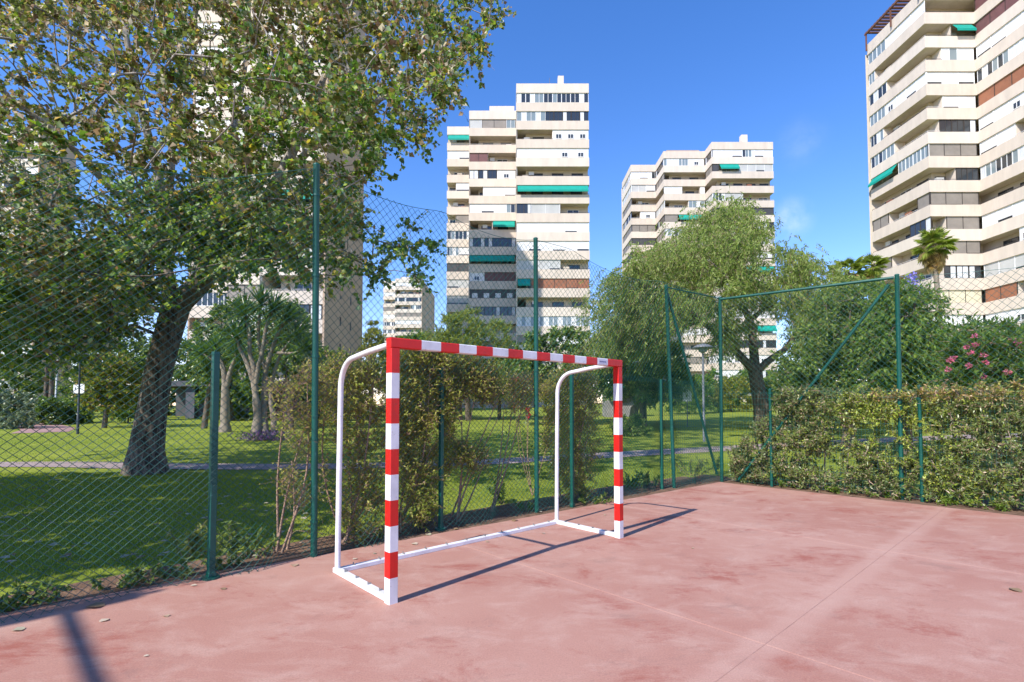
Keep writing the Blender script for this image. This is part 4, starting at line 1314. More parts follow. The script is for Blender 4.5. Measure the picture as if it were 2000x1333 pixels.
# ---- weeping pepper tree, centre right
g = np.random.default_rng(17)
YP = 27.0
PB = base(1492, YP)
def pp(px, py, dy=0.0): return at(px, py, YP + dy)
pl = [
    ([PB + [0, 0, -0.2], pp(1488, 790), pp(1480, 755), pp(1476, 727)], [0.52, 0.42, 0.37, 0.35], None),
    ([pp(1476, 727), pp(1450, 700, -0.2), pp(1420, 668, -0.5), pp(1380, 635, -0.8), pp(1330, 602, -1.0), pp(1270, 575, -1.2)], [0.24, 0.21, 0.18, 0.15, 0.11, 0.06], (0, 12)),
    ([pp(1476, 727), pp(1472, 680, 0.2), pp(1466, 630, 0.4), pp(1448, 590, 0.4), pp(1440, 530, 0.3), pp(1430, 460, 0.2)], [0.26, 0.23, 0.20, 0.15, 0.1, 0.05], (0, 12)),
    ([pp(1476, 727), pp(1505, 702, 0.2), pp(1535, 680, 0.3), pp(1556, 645, 0.3), pp(1570, 600, 0.2), pp(1580, 540, 0.2)], [0.21, 0.18, 0.15, 0.12, 0.08, 0.05], (0, 12)),
    ([pp(1466, 630, 0.4), pp(1500, 590, 0.6), pp(1520, 540, 0.8)], [0.12, 0.09, 0.05], (2, 8)),
]
poly = [(1158, 640), (1175, 575), (1200, 545), (1240, 508), (1292, 472), (1345, 452), (1385, 415), (1440, 405), (1478, 425), (1500, 478), (1560, 488), (1605, 505), (1632, 555), (1615, 600),
        (1560, 615), (1520, 600), (1470, 590), (1400, 610), (1340, 640), (1290, 650), (1230, 660), (1190, 680)]
T = sample_crown(poly, YP, 4.6, 195, g, 0.68)
T2 = sample_crown([(1160, 640), (1180, 690), (1250, 690), (1290, 660), (1230, 620)], YP - 1, 2.5, 26, g, 0.4)
T3 = np.vstack([sample_crown([(1395, 630), (1420, 700), (1460, 700), (1460, 620)], YP - 1.5, 1.0, 9, g, 0.4), sample_crown([(1545, 610), (1540, 670), (1590, 700), (1630, 650), (1610, 600)], YP + 0.5, 1.5, 16, g, 0.4)])
T = np.vstack([T, T2, T3])
PEP = [(0.38, (0.165, 0.225, 0.045)), (0.28, (0.225, 0.28, 0.068)), (0.24, (0.095, 0.14, 0.03)), (0.1, (0.29, 0.33, 0.11))]
org = PB
root = empty('pepper_tree', org, 0, 'weeping pepper tree with feathery light green crown and dark forked trunk', 'tree')
sk = Skel(); ids = []
for (pts, rad, pr_) in pl:
    ids.append(sk.limb(pts, rad, -1 if pr_ is None else ids[pr_[0]][min(pr_[1], len(ids[pr_[0]]) - 1)]))
for i in np.argsort(np.linalg.norm(T - pl[0][0][-1], axis=1)):
    sk.reach(T[i], g, 0.8, 0.1, first=8)
V, F = sk.build(0.016, 0.42)
link('trunk', np_mesh('trunk', V - org, F, M['bark'], smooth=True), root)
# hanging strands, each with small narrow leaves
nst = 38
S0 = np.repeat(T, nst, 0) + g.normal(0, 1, (len(T) * nst, 3)) * np.array([1, 1, 0.75]) * np.repeat(g.uniform(0.25, 0.58, (len(T), 1)), nst, 0)
ln = g.uniform(0.2, 0.95, (len(S0), 1))
out = np.repeat(unit(T - np.array([13.2, 27, 5.5])), nst, 0) * np.array([1, 1, 0.4]) + g.normal(0, 0.5, (len(S0), 3)) * np.array([1, 1, 0.3])
Mi = S0 + out * 0.28 + np.array([0, 0, 0.03])
E_ = Mi + out * 0.14 + np.array([0, 0, -1]) * ln
V, F = prisms(S0, E_, 0.006, 0.003)
link('strands', np_mesh('strands', V - org, F, M['twig']), root, kind='stuff')
nl = 12
t = g.uniform(0.0, 1, (len(S0), nl, 1))
P = ((1 - t) ** 2 * S0[:, None] + 2 * t * (1 - t) * Mi[:, None] + t * t * E_[:, None]).reshape(-1, 3)
D = unit(g.normal(0, 0.55, (len(P), 3)) + np.array([0, 0, -0.75]))
Nn = unit(g.normal(0, 1, (len(P), 3)) + np.array([-0.4, -0.5, 0.4]))
crown_obj('crown', root, org, P, D, Nn, 0.21 * g.uniform(0.6, 1.3, len(P)), 0.05, palette(len(P), PEP, g), 'quad', 'leaf')

# ---- general bushy trees and shrubs
DARK = [(0.36, (0.065, 0.112, 0.026)), (0.36, (0.115, 0.175, 0.036)), (0.22, (0.18, 0.24, 0.052)), (0.06, (0.26, 0.29, 0.085))]
MIDG = [(0.4, (0.105, 0.175, 0.03)), (0.35, (0.165, 0.235, 0.042)), (0.25, (0.065, 0.115, 0.024))]
OLIVE = [(0.4, (0.17, 0.18, 0.03)), (0.35, (0.24, 0.24, 0.045)), (0.25, (0.10, 0.12, 0.022))]
GREYG = [(0.5, (0.17, 0.21, 0.12)), (0.3, (0.11, 0.15, 0.07)), (0.2, (0.24, 0.28, 0.17))]
def bush_tree(name, label, cat, px, Y, poly, n, seed, pal, Yr=None, L=0.14, W=0.06, nt=7, nl=16, tl=0.5, trunk_r=0.14, bark='bark', shape='oval', lm='leaf', dmin=0.25, group=None, hang=0.3, spread=0.9, lean=None, ex=0.42, tip=0.009, fork=0.45):
    g = np.random.default_rng(seed)
    b0 = base(px, Y)
    poly = np.array(poly, float)
    w = (poly[:, 0].max() - poly[:, 0].min()) / FPX * Y
    T = sample_crown(poly, Y, Yr or w * 0.42, n, g, dmin)
    T = T[T[:, 2] > gz(T[:, 0], T[:, 1]) + 0.1]
    zt, zlow = T[:, 2].max(), np.percentile(T[:, 2], 15)
    cx = np.median(T[:, 0])
    h = max(zlow - b0[2], 0.2)
    p1 = b0 + np.array([(cx - b0[0]) * 0.3, 0, h * 0.6])
    p2 = np.array([b0[0] + (cx - b0[0]) * 0.7, Y, b0[2] + (zt - b0[2]) * fork])
    p3 = np.array([cx, Y, b0[2] + (zt - b0[2]) * 0.8])
    limbs = [([b0 + [0, 0, -0.1], p1, p2, p3], [trunk_r * 1.25, trunk_r, trunk_r * 0.7, trunk_r * 0.2], None)]
    return tree(name, label, cat, b0, limbs, T, g, None, bark, tip, ex, nt=nt, tl=tl, spread=spread, nl=int(nl * 1.3), hang=hang, L=L, W=W, pal=pal, shape=shape, lm=lm, twig_r=0.005, group=group, first=2, step=0.6)

# dense evergreens behind the hedge on the right
bush_tree('evergreen_tree', 'dense dark evergreen rising behind the hedge, left of the tall brace post', 'tree', 1650, 17.5,
          [(1520, 770), (1530, 700), (1575, 690), (1590, 610), (1630, 575), (1690, 570), (1740, 555), (1760, 640), (1770, 780), (1640, 790)], 170, 51, DARK, 1.8, 0.14, 0.055, 9, 17, 0.55, 0.12)
bush_tree('evergreen_tree', 'dark evergreen with drooping compound leaves right of the tall brace post', 'tree', 1770, 15.5,
          [(1690, 780), (1700, 640), (1725, 560), (1770, 552), (1800, 560), (1835, 600), (1850, 680), (1855, 780)], 130, 52, MIDG, 1.5, 0.15, 0.045, 9, 17, 0.6, 0.12, hang=0.9)
bush_tree('feathery_tree', 'light green feathery tree between the pepper tree and the dark evergreens', 'tree', 1660, 22.0,
          [(1560, 690), (1575, 610), (1600, 560), (1650, 550), (1710, 560), (1740, 600), (1730, 680), (1640, 700)], 100, 53, PEP, 2.2, 0.22, 0.04, 8, 16, 0.6, 0.12, hang=0.9)
# jacaranda blossom spike
g = np.random.default_rng(3)
jc = at(1783, 562, 15.5)
b0 = jc + np.array([0, 0, -0.5])
rt = empty('blossom_spray', b0, 0, 'lilac blossom spray at the top of the dark evergreen', 'blossom')
MB().tube([(0, 0, 0), (0.02, 0, 0.4), (0.0, 0, 0.85)], 0.008, 5).obj('stem', M['twig'], rt)
P = np.column_stack([g.normal(0, 0.09, 260), g.normal(0, 0.09, 260), g.uniform(0.25, 0.95, 260)])
crown_obj('petals', rt, np.zeros(3), P, g.normal(0, 1, (260, 3)), g.normal(0, 1, (260, 3)), 0.06, 0.045, palette(260, [(1, (0.28, 0.25, 0.62)), (0.6, (0.36, 0.33, 0.68))], g), 'oval', 'leaf')

# oleander with pink flowers
OLE = [(0.5, (0.085, 0.145, 0.028)), (0.35, (0.13, 0.195, 0.04)), (0.15, (0.05, 0.09, 0.02))]
ole = bush_tree('oleander_bush', 'oleander bush with pink flowers behind the hedge at the right edge', 'bush', 1945, 13.0,
          [(1845, 790), (1850, 690), (1880, 650), (1930, 640), (1985, 635), (2040, 640), (2060, 660), (2070, 790)], 150, 54, OLE, 1.5, 0.16, 0.036, 8, 16, 0.45, 0.07, shape='quad', hang=-0.3, dmin=0.2)
g = np.random.default_rng(8)
fl_sp = [(1903, 657), (1888, 678), (1905, 673), (1895, 690), (1921, 694), (1856, 705), (1862, 700), (1892, 715), (1924, 708), (1968, 727), (1921, 736), (1978, 665), (1990, 674), (1852, 722)]
for (fx_, fy_) in fl_sp:
    c = at(fx_, fy_, 11.6)
    q = unit(g.normal(0, 1, (34, 3))) * g.uniform(0.2, 1, (34, 1)) * np.array([0.055, 0.055, 0.04])
    V, F, k = leaf_arrays(q, unit(q), g.normal(0, 1, (34, 3)), 0.045, 0.036, 'oval')
    link('flower', np_mesh('flower', V, F, M['leaf'], col=np.repeat(palette(34, [(1, (0.48, 0.12, 0.19)), (0.6, (0.55, 0.2, 0.26))], g), k, 0)), ole, c - np.array(ole.location))

# ---- mid-distance planting behind the goal
bush_tree('laurel_tree', 'broad dark laurel tree behind the crossbar, left of the pepper tree', 'tree', 1085, 33.0,
          [(985, 770), (1000, 690), (1030, 660), (1070, 642), (1130, 648), (1165, 660), (1180, 700), (1175, 765), (1080, 775)], 150, 61, DARK, 2.4, 0.24, 0.10, 8, 15, 0.6, 0.2, lm='leaf_gloss')
bush_tree('laurel_tree', 'dark laurel tree under the left edge of the pepper tree', 'tree', 1255, 31.0,
          [(1165, 765), (1160, 690), (1190, 670), (1260, 668), (1320, 680), (1345, 720), (1335, 770), (1250, 772)], 140, 62, DARK, 2.4, 0.24, 0.10, 8, 15, 0.6, 0.2, lm='leaf_gloss')
bush_tree('olive_green_tree', 'soft olive-green tree in front of the foot of the middle tower', 'tree', 915, 40.0,
          [(830, 740), (835, 660), (870, 625), (900, 608), (940, 612), (985, 640), (1005, 690), (1000, 745)], 150, 63, [(0.5, (0.17, 0.21, 0.04)), (0.3, (0.24, 0.27, 0.06)), (0.2, (0.09, 0.12, 0.025))], 2.8, 0.30, 0.06, 8, 16, 0.7, 0.2, hang=0.0)
bush_tree('cypress_tree', 'narrow yellow-green conifer beside the shaded tan flank', 'tree', 725, 36.0,
          [(700, 760), (704, 680), (718, 630), (732, 622), (745, 660), (752, 720), (750, 762)], 70, 64, OLIVE, 0.9, 0.22, 0.06, 8, 16, 0.4, 0.12, hang=-0.5)
bush_tree('garden_tree', 'rounded green tree left of the far small tower foot', 'tree', 770, 44.0,
          [(735, 760), (740, 690), (775, 660), (820, 650), (845, 690), (840, 760)], 90, 65, MIDG, 1.6, 0.28, 0.10, 7, 15, 0.6, 0.16)
bush_tree('garden_tree', 'dark tree in front of the shaded tan flank', 'tree', 655, 38.0,
          [(560, 745), (570, 690), (600, 665), (650, 690), (690, 700), (700, 750)], 80, 66, DARK, 1.6, 0.26, 0.10, 7, 15, 0.6, 0.16)
for i, (px, Y, lab) in enumerate([(900, 41, 'low dark garden tree behind the leaning shrub'), (975, 42, 'low dark garden tree with forked trunk behind the leaning shrub'), (1030, 40, 'low garden tree just left of the second tall fence post'), (845, 43, 'low garden tree just right of the near goal post')]):
    y0 = 792 if i != 1 else 785
    bush_tree('garden_tree', lab, 'tree', px, Y, [(px - 48, y0 - 12), (px - 45, y0 - 65), (px, y0 - 95), (px + 45, y0 - 65), (px + 48, y0 - 12), (px, y0 - 22)], 55, 70 + i, DARK if i % 2 else MIDG, 1.5, 0.26, 0.10, 7, 14, 0.55, 0.14, 'bark')
bush_tree('twisted_tree', 'small twisted tree with thin brownish crown right of the far goal post', 'tree', 1236, 33,
          [(1195, 782), (1200, 765), (1225, 752), (1262, 755), (1285, 768), (1270, 784), (1236, 778)], 40, 75, [(0.5, (0.22, 0.17, 0.09)), (0.5, (0.14, 0.15, 0.05))], 1.2, 0.16, 0.05, 6, 12, 0.4, 0.26, 'pale_bark')
bush_tree('round_bush', 'round dark bush on the lawn right of the far goal post', 'bush', 1236, 24,
          [(1200, 868), (1198, 835), (1215, 818), (1245, 815), (1268, 832), (1272, 868)], 60, 76, DARK, 0.55, 0.12, 0.05, 7, 15, 0.3, 0.05, dmin=0.12, hang=-0.2)
for i, (px, Y, wd, top_, lab) in enumerate([(1345, 44, 45, 735, 'clump of slender green stems left of the grey sign'), (1430, 46, 40, 735, 'green bush seen left of the pepper tree trunk'), (1555, 30, 62, 738, 'bright green bush behind the hedge beside the small lamp'), (1610, 24, 60, 752, 'low green bush behind the hedge under the brace')]):
    bush_tree('garden_bush', lab, 'bush', px, Y, [(px - wd, 800), (px - wd, top_ + 20), (px, top_), (px + wd, top_ + 15), (px + wd, 800)], 60, 80 + i, MIDG if i != 1 else OLIVE, 1.0, 0.2, 0.08, 7, 14, 0.5, 0.06)

# left background
bush_tree('small_tree', 'small yellow-green tree with short trunk behind the left lamp post', 'tree', 205, 30.5,
          [(162, 790), (160, 735), (180, 700), (215, 688), (255, 700), (275, 740), (268, 785), (215, 795)], 110, 90, [(0.4, (0.16, 0.20, 0.03)), (0.4, (0.10, 0.14, 0.025)), (0.2, (0.25, 0.17, 0.05))], 1.3, 0.18, 0.09, 7, 15, 0.45, 0.12)
for i, (x0, x1, yt_, yb, Y, lab, pal) in enumerate([(60, 118, 776, 822, 34, 'leafy green bush nearest the entrance path', MIDG), (110, 178, 782, 820, 36, 'long low green bush behind the left lamp post', MIDG), (218, 285, 780, 815, 36, 'clipped round green bush beside the poplar trunk', MIDG), (-30, 62, 768, 838, 30, 'grey-green bush at the left edge by the path', GREYG)]):
    bush_tree('garden_bush', lab, 'bush', (x0 + x1) / 2, Y, [(x0, yb), (x0, yt_ + 10), ((x0 + x1) / 2, yt_), (x1, yt_ + 10), (x1, yb)], 75, 95 + i, pal, 0.8, 0.16, 0.08, 7, 15, 0.35, 0.05, dmin=0.14, lm='leaf_gloss')
bush_tree('garden_tree', 'dark tree hiding the corner right of the left-edge tower', 'tree', 140, 46,
          [(118, 790), (122, 700), (140, 640), (170, 650), (185, 720), (180, 792)], 70, 99, DARK, 1.5, 0.28, 0.1, 7, 14, 0.6, 0.16)
bush_tree('evergreen_tree', 'dark evergreen filling the shade between poplar limb and yucca', 'tree', 400, 30,
          [(345, 745), (350, 690), (380, 640), (430, 600), (470, 575), (500, 600), (480, 690), (440, 745)], 110, 100, DARK, 1.8, 0.2, 0.09, 7, 15, 0.5, 0.14, lm='leaf_gloss')
bush_tree('evergreen_tree', 'dark evergreen directly behind the yucca crown', 'tree', 570, 29,
          [(500, 730), (505, 640), (540, 590), (585, 600), (612, 660), (618, 735)], 110, 101, DARK, 1.6, 0.2, 0.08, 8, 15, 0.5, 0.14, lm='leaf_gloss')

for i, (px, Y, w, yt_, lab) in enumerate([(245, 50, 75, 640, 'dark background tree behind the small yellow-green tree'), (330, 52, 60, 655, 'dark background tree behind the poplar trunk'), (30, 52, 70, 700, 'dark background tree in front of the left-edge tower front'),
        (455, 40, 60, 660, 'dark background tree between the two yuccas'), (640, 46, 60, 690, 'dark background tree at the foot of the tan flank'), (1480, 60, 70, 720, 'green background tree far behind the pepper tree trunk'), (1400, 58, 60, 725, 'green background tree far behind the corner post')]):
    bush_tree('background_tree', lab, 'tree', px, Y, [(px - w, 812), (px - w * 1.05, yt_ + 60), (px - w * 0.6, yt_ + 10), (px, yt_), (px + w * 0.7, yt_ + 15), (px + w * 1.05, yt_ + 70), (px + w, 812)], 110, 120 + i, DARK if i < 5 else MIDG, 2.0, 0.34, 0.15, 7, 14, 0.7, 0.16, group='dark background trees')
for i, (px, Y, w, yt_, lab) in enumerate([(-120, 44, 90, 620, 'first garden tree beyond the left edge of the view'), (-330, 46, 110, 600, 'second garden tree beyond the left edge of the view'), (-580, 42, 120, 610, 'third garden tree beyond the left edge of the view'), (-850, 40, 130, 600, 'fourth garden tree beyond the left edge of the view')]):
    bush_tree('background_tree', lab, 'tree', px, Y, [(px - w, 812), (px - w * 1.05, yt_ + 60), (px - w * 0.6, yt_ + 10), (px, yt_), (px + w * 0.7, yt_ + 15), (px + w * 1.05, yt_ + 70), (px + w, 812)], 60, 140 + i, MIDG, 2.0, 0.5, 0.22, 6, 9, 0.9, 0.18, group='dark background trees')
# ---- yuccas
def yucca(label, b0, trunks, n_leaf, L, seed, bark='pale_bark'):
    g = np.random.default_rng(seed)
    root = empty('yucca_tree', b0, 0, label, 'tree')
    P, D, Nn = [], [], []
    for pts, rad in trunks:
        Q = smooth_path(pts, 5)
        R = np.interp(np.linspace(0, 1, len(Q)), np.linspace(0, 1, len(rad)), rad)
        R = 0.7 * R * (1 + 0.06 * g.normal(0, 1, len(R)))
        v, f = tube_arrays(Q - b0, R, 9)
        link('trunk', np_mesh('trunk', v, f, M[bark], smooth=True), root)
        e = Q[-1]; ax = unit(Q[-1] - Q[-3])
        d = unit(g.normal(0, 1, (n_leaf, 3)) + ax * 0.55)
        P.append(e + d * 0.05 + ax * g.uniform(-0.25, 0.1, (n_leaf, 1))); D.append(d); Nn.append(np.tile(ax, (n_leaf, 1)) + g.normal(0, 0.2, (n_leaf, 3)))
    P, D, Nn = np.concatenate(P), np.concatenate(D), np.concatenate(Nn)
    k = max(1, len(P) // 250)
    C = palette(len(P), [(0.5, (0.075, 0.135, 0.03)), (0.3, (0.12, 0.19, 0.045)), (0.2, (0.045, 0.085, 0.02))], g)
    crown_obj('crown', root, b0, P, D, Nn, L * g.uniform(0.7, 1.25, len(P)), 0.055, C, 'strap', 'leaf_gloss')
    return root
YY = 22.0
def yp(px, py, dy=0.0): return at(px, py, YY + dy)
yb = base(512, YY)
yu = [([yb + [-0.25, 0, -0.05], yp(503, 820), yp(500, 780), yp(495, 745), yp(478, 700), yp(468, 680), yp(462, 655)], [0.38, 0.24, 0.20, 0.18, 0.13, 0.11, 0.09]),
      ([yp(497, 755), yp(496, 720), yp(488, 690), yp(487, 650), yp(478, 610)], [0.17, 0.15, 0.13, 0.11, 0.09]),
      ([yp(499, 750), yp(505, 715), yp(512, 690), yp(520, 640), yp(535, 600)], [0.15, 0.13, 0.12, 0.1, 0.08]),
      ([yb + [0.15, 0.1, -0.05], yp(515, 820, 0.2), yp(517, 770, 0.3), yp(520, 720, 0.4), yp(540, 660, 0.4), yp(560, 620, 0.3)], [0.34, 0.22, 0.18, 0.15, 0.11, 0.09]),
      ([yb + [0.5, 0.2, -0.05], yp(533, 810, 0.3), yp(528, 770, 0.4), yp(545, 700, 0.5), yp(580, 650, 0.4)], [0.22, 0.15, 0.12, 0.10, 0.08]),
      ([yp(519, 730, 0.4), yp(505, 660, 0.2), yp(510, 590, 0)], [0.13, 0.1, 0.08]),
      ([yp(540, 690, 0.4), yp(575, 690, 0.3), yp(595, 680, 0.2)], [0.10, 0.08, 0.07])]
yucca('many-stemmed yucca with pale trunks on the lawn left of the first tall post', yb, yu, 150, 0.85, 5)
YY = 27.0
yb = base(441, YY)
yu = [([yb + [0, 0, -0.05], yp(440, 800), yp(440, 760), yp(436, 720), yp(420, 680)], [0.42, 0.30, 0.27, 0.18, 0.12]),
      ([yp(440, 765), yp(450, 725), yp(462, 690)], [0.2, 0.15, 0.11]), ([yp(439, 755), yp(432, 715), yp(395, 690)], [0.18, 0.13, 0.1])]
yucca('thick-trunked yucca right beside the first short fence post', yb, yu, 130, 0.9, 6)
g = np.random.default_rng(12)
fb = base(515, 21.7)
rt = empty('flower_bed', fb, 0, 'purple-leaved plants round the foot of the many-stemmed yucca', 'plant')
n = 500
P = np.column_stack([g.normal(0, 0.5, n), g.normal(0, 0.3, n), g.uniform(0.0, 0.35, n)])
crown_obj('leaves', rt, np.zeros(3), P, g.normal(0, 1, (n, 3)) + [0, 0, 0.6], g.normal(0, 1, (n, 3)), 0.16, 0.06, palette(n, [(0.5, (0.12, 0.06, 0.16)), (0.3, (0.07, 0.10, 0.04)), (0.2, (0.2, 0.14, 0.24))], g), 'oval', 'leaf')

# ---- fan palms
def fan_mesh(nm, cols, g, nseg=17, L=0.9, droop=0.25, pet=0.75):
    V, F, C = [], [], []
    n0 = 0
    v, f = tube_arrays([(0, 0, 0), (pet * 0.5, 0, 0.04), (pet, 0, 0)], [0.02, 0.015, 0.01], 3)
    V.append(v); F += [tuple(q) for q in f]; C.append(np.tile((0.2, 0.17, 0.06), (len(v), 1))); n0 = len(v)
    for i in range(nseg):
        a = (i / (nseg - 1) - 0.5) * 3.6
        l = L * (1 - 0.18 * abs(a) / 1.8) * g.uniform(0.85, 1.1)
        d = np.array([cos(a), sin(a), 0]); s = np.array([-sin(a), cos(a), 0])
        z = lambda t: 0.10 * t - droop * t * t * L
        p0 = np.array([pet, 0, 0])
        ring = [p0, p0 + d * l * 0.55 + s * 0.055 + [0, 0, z(0.55)], p0 + d * l + [0, 0, z(1.0) - 0.12], p0 + d * l * 0.55 - s * 0.055 + [0, 0, z(0.55) + 0.02]]
        V.append(np.array(ring)); F += [(n0, n0 + 1, n0 + 2), (n0, n0 + 2, n0 + 3)]; n0 += 4
        C.append(np.tile(palette(1, cols, g, 0.25)[0], (4, 1)))
    me = bpy.data.meshes.new(nm)
    me.from_pydata(np.concatenate(V).tolist(), [], F)
    me.materials.append(M['leaf'])
    a = me.color_attributes.new('Col', 'FLOAT_COLOR', 'POINT')
    c = np.ones((n0, 4), np.float32); c[:, :3] = np.concatenate(C)
    a.data.foreach_set('color', c.ravel())
    return me
g = np.random.default_rng(77)
FAN_G = [fan_mesh('frond', [(0.6, (0.17, 0.22, 0.035)), (0.4, (0.26, 0.29, 0.06))], g) for _ in range(3)]
FAN_Y = [fan_mesh('dry_frond', [(0.6, (0.42, 0.33, 0.16)), (0.4, (0.28, 0.21, 0.10))], g, droop=0.7) for _ in range(2)]
def fan_palm(label, px_top, py_crown, px_base, Y, seed, size=1.0, dead=18, live=24, skirt=True):
    g = np.random.default_rng(seed)
    b0 = base(px_base, Y)
    top = at(px_top, py_crown, Y)
    root = empty('fan_palm', b0, 0, label, 'palm', 'fan palms by the near right tower')
    mid = (b0 + top) / 2 + np.array([0.15, 0, 0])
    Q = smooth_path([b0 + [0, 0, -0.1] - b0, mid - b0, top - b0], 10)
    v, f = tube_arrays(Q, np.linspace(0.24, 0.17, len(Q)), 9)
    link('trunk', np_mesh('trunk', v, f, M['pale_bark'], smooth=True), root)
    from mathutils import Euler
    for i in range(live + dead):
        alive = i < live
        o = bpy.data.objects.new('frond' if alive else 'dry_frond', (FAN_G[i % 3] if alive else FAN_Y[i % 2]))
        az = g.uniform(0, 2 * pi)
        el = g.uniform(-0.8, 1.25) if alive else g.uniform(-1.35, -0.35)
        o.parent = root
        zoff = 0.0 if alive else -abs(g.normal(0, 0.45)) * size
        o.location = list(top - b0 + np.array([0.12 * cos(az), 0.12 * sin(az), zoff]))
        o.rotation_euler = (g.uniform(-0.4, 0.4), -el, az)
        sc = size * g.uniform(0.85, 1.1) * (1.0 if alive else 0.75)
        o.scale = (sc, sc, sc)
        COL.objects.link(o)
fan_palm('tall fan palm with dry skirt in front of the near right tower', 1823, 482, 1842, 42, 1, 0.98, 44, 26)
fan_palm('fan palm top showing above the top rail, left of the pair', 1655, 530, 1660, 46, 2, 0.95, 34, 26)
fan_palm('fan palm top showing above the top rail, right of the pair', 1698, 524, 1700, 47, 3, 0.95, 34, 26)
# slim palm trunks at the left
for px, lab in ((89, 'left one of two slim dark trunks in front of the left-edge tower'), (99, 'right one of two slim dark trunks in front of the left-edge tower')):
    b0 = base(px, 36)
    rt = empty('slim_palm', b0, 0, lab, 'palm')
    hh = at(px, 600, 36)[2] - b0[2]
    MB().tube([(0, 0, -0.1), (0.05, 0, hh * 0.5), (0, 0, hh)], [0.14, 0.12, 0.11], 8).obj('trunk', M['bark'], rt, True)
    gg = np.random.default_rng(px)
    for i in range(18):
        o = bpy.data.objects.new('frond', FAN_G[i % 3]); o.parent = rt
        o.location = (0, 0, hh); o.rotation_euler = (0, -gg.uniform(-0.6, 1.2), gg.uniform(0, 6.28))
        COL.objects.link(o)
# ------------------------------------------------------------------ overgrown shrubs just behind the left fence
SHR = [(0.30, (0.28, 0.30, 0.055)), (0.34, (0.18, 0.22, 0.04)), (0.20, (0.38, 0.36, 0.10)), (0.16, (0.27, 0.195, 0.115))]
FN = np.array([-0.68, 0.73])        # away from the court
def shrub(label, px, off, stems, Tpoly, n, seed, leafy=1.0, Yr=0.28, dens=1.0, bare=None):
    g = np.random.default_rng(seed)
    # foot: on the fence line at this column, then off metres behind it
    k = (px - 1000) / FPX
    a, b = np.array([-2.03, 5.38]), np.array([3.06, 9.86])
    t = (k * a[1] - a[0]) / ((b[0] - a[0]) - k * (b[1] - a[1]))
    f = a + (b - a) * t + FN * off
    b0 = np.array([f[0], f[1], -0.02])
    Y = b0[1]
    T = sample_crown(Tpoly, Y, Yr, int(n * 1.25), g, 0.05)
    T = T[(T[:, 2] > 0.05) & ((T[:, 2] > 1.35) | (g.random(len(T)) < 0.62))]
    # keep the shrub behind the net
    ln = b - a; ln = ln / np.linalg.norm(ln)
    for i in range(len(T)):
        d = (T[i, :2] - a).dot(FN)
        if d < 0.1: T[i, :2] += FN * (0.1 - d + g.uniform(0, 0.15))
    sx, sy = to_px(b0[None])
    limbs = []
    for (tx, ty) in stems:
        p2 = at(tx, ty, Y + g.uniform(-0.1, 0.15))
        d = (p2[:2] - a).dot(FN)
        if d < 0.08: p2[:2] += FN * (0.08 - d)
        q = b0 + np.array([g.normal(0, 0.05), g.normal(0, 0.04), -0.05])
        mid = q * 0.5 + p2 * 0.5 + np.array([g.normal(0, 0.06), 0, -0.05])
        limbs.append(([q, mid, p2], [0.018, 0.012, 0.006], None))
    return tree('overgrown_shrub', label, 'shrub', b0, limbs, T, g, None, 'twig', 0.0026, 0.42, nt=int(10 * dens), tl=0.19, spread=0.8, droop=0.05, nl=max(2, int(10 * leafy)), hang=-0.2,
                L=0.038, W=0.019, pal=SHR, shape='oval', twig_r=0.0021, step=0.1, wob=0.14, group='overgrown shrubs along the left fence')
BROWN = [(0.5, (0.20, 0.12, 0.06)), (0.3, (0.28, 0.2, 0.08)), (0.2, (0.16, 0.15, 0.03))]
shrub('thin, almost bare shrub left of the first tall post', 585, 0.45, [(560, 760), (600, 745), (570, 900), (595, 830)],
      [(535, 760), (560, 725), (612, 728), (640, 760), (628, 860), (640, 1000), (600, 1060), (550, 960), (560, 860)], 95, 201, 0.35)
shrub('brown twiggy shrub behind the left goal stanchion', 700, 0.35, [(690, 760), (640, 740), (730, 740), (680, 900), (745, 900)],
      [(630, 720), (680, 702), (745, 700), (752, 800), (745, 1000), (720, 1050), (680, 1040), (660, 960), (690, 900), (640, 800)], 190, 202, 0.7)
shrub('leafy yellow-green shrub between near goal post and second short post', 815, 0.35, [(800, 740), (850, 720), (790, 900), (840, 880)],
      [(770, 720), (790, 690), (850, 688), (890, 705), (895, 780), (870, 850), (850, 960), (845, 1030), (790, 1040), (772, 900)], 300, 203, 1.15)
shrub('leaning shrub with slanting dark stem right of the second short post', 925, 0.4, [(1000, 820), (960, 870), (900, 760), (985, 770), (930, 760)],
      [(860, 720), (900, 700), (960, 712), (985, 745), (1000, 760), (985, 800), (940, 770), (900, 780), (880, 850), (950, 890), (960, 900), (940, 930), (900, 900), (870, 930), (865, 800)], 230, 204, 0.85)
shrub('small reddish bare shrub beside the second tall post', 1015, 0.6, [(1005, 760), (1030, 750), (985, 790)],
      [(985, 770), (1000, 735), (1040, 732), (1060, 760), (1040, 800), (1010, 820)], 55, 205, 0.3)
shrub('dense shrub behind the far goal stanchion, brown below and yellow-green on top', 1140, 0.35, [(1120, 760), (1170, 750), (1100, 850), (1165, 860)],
      [(1062, 760), (1085, 735), (1130, 725), (1180, 730), (1200, 760), (1195, 860), (1180, 960), (1140, 985), (1100, 960), (1075, 900), (1068, 820)], 320, 206, 0.9)
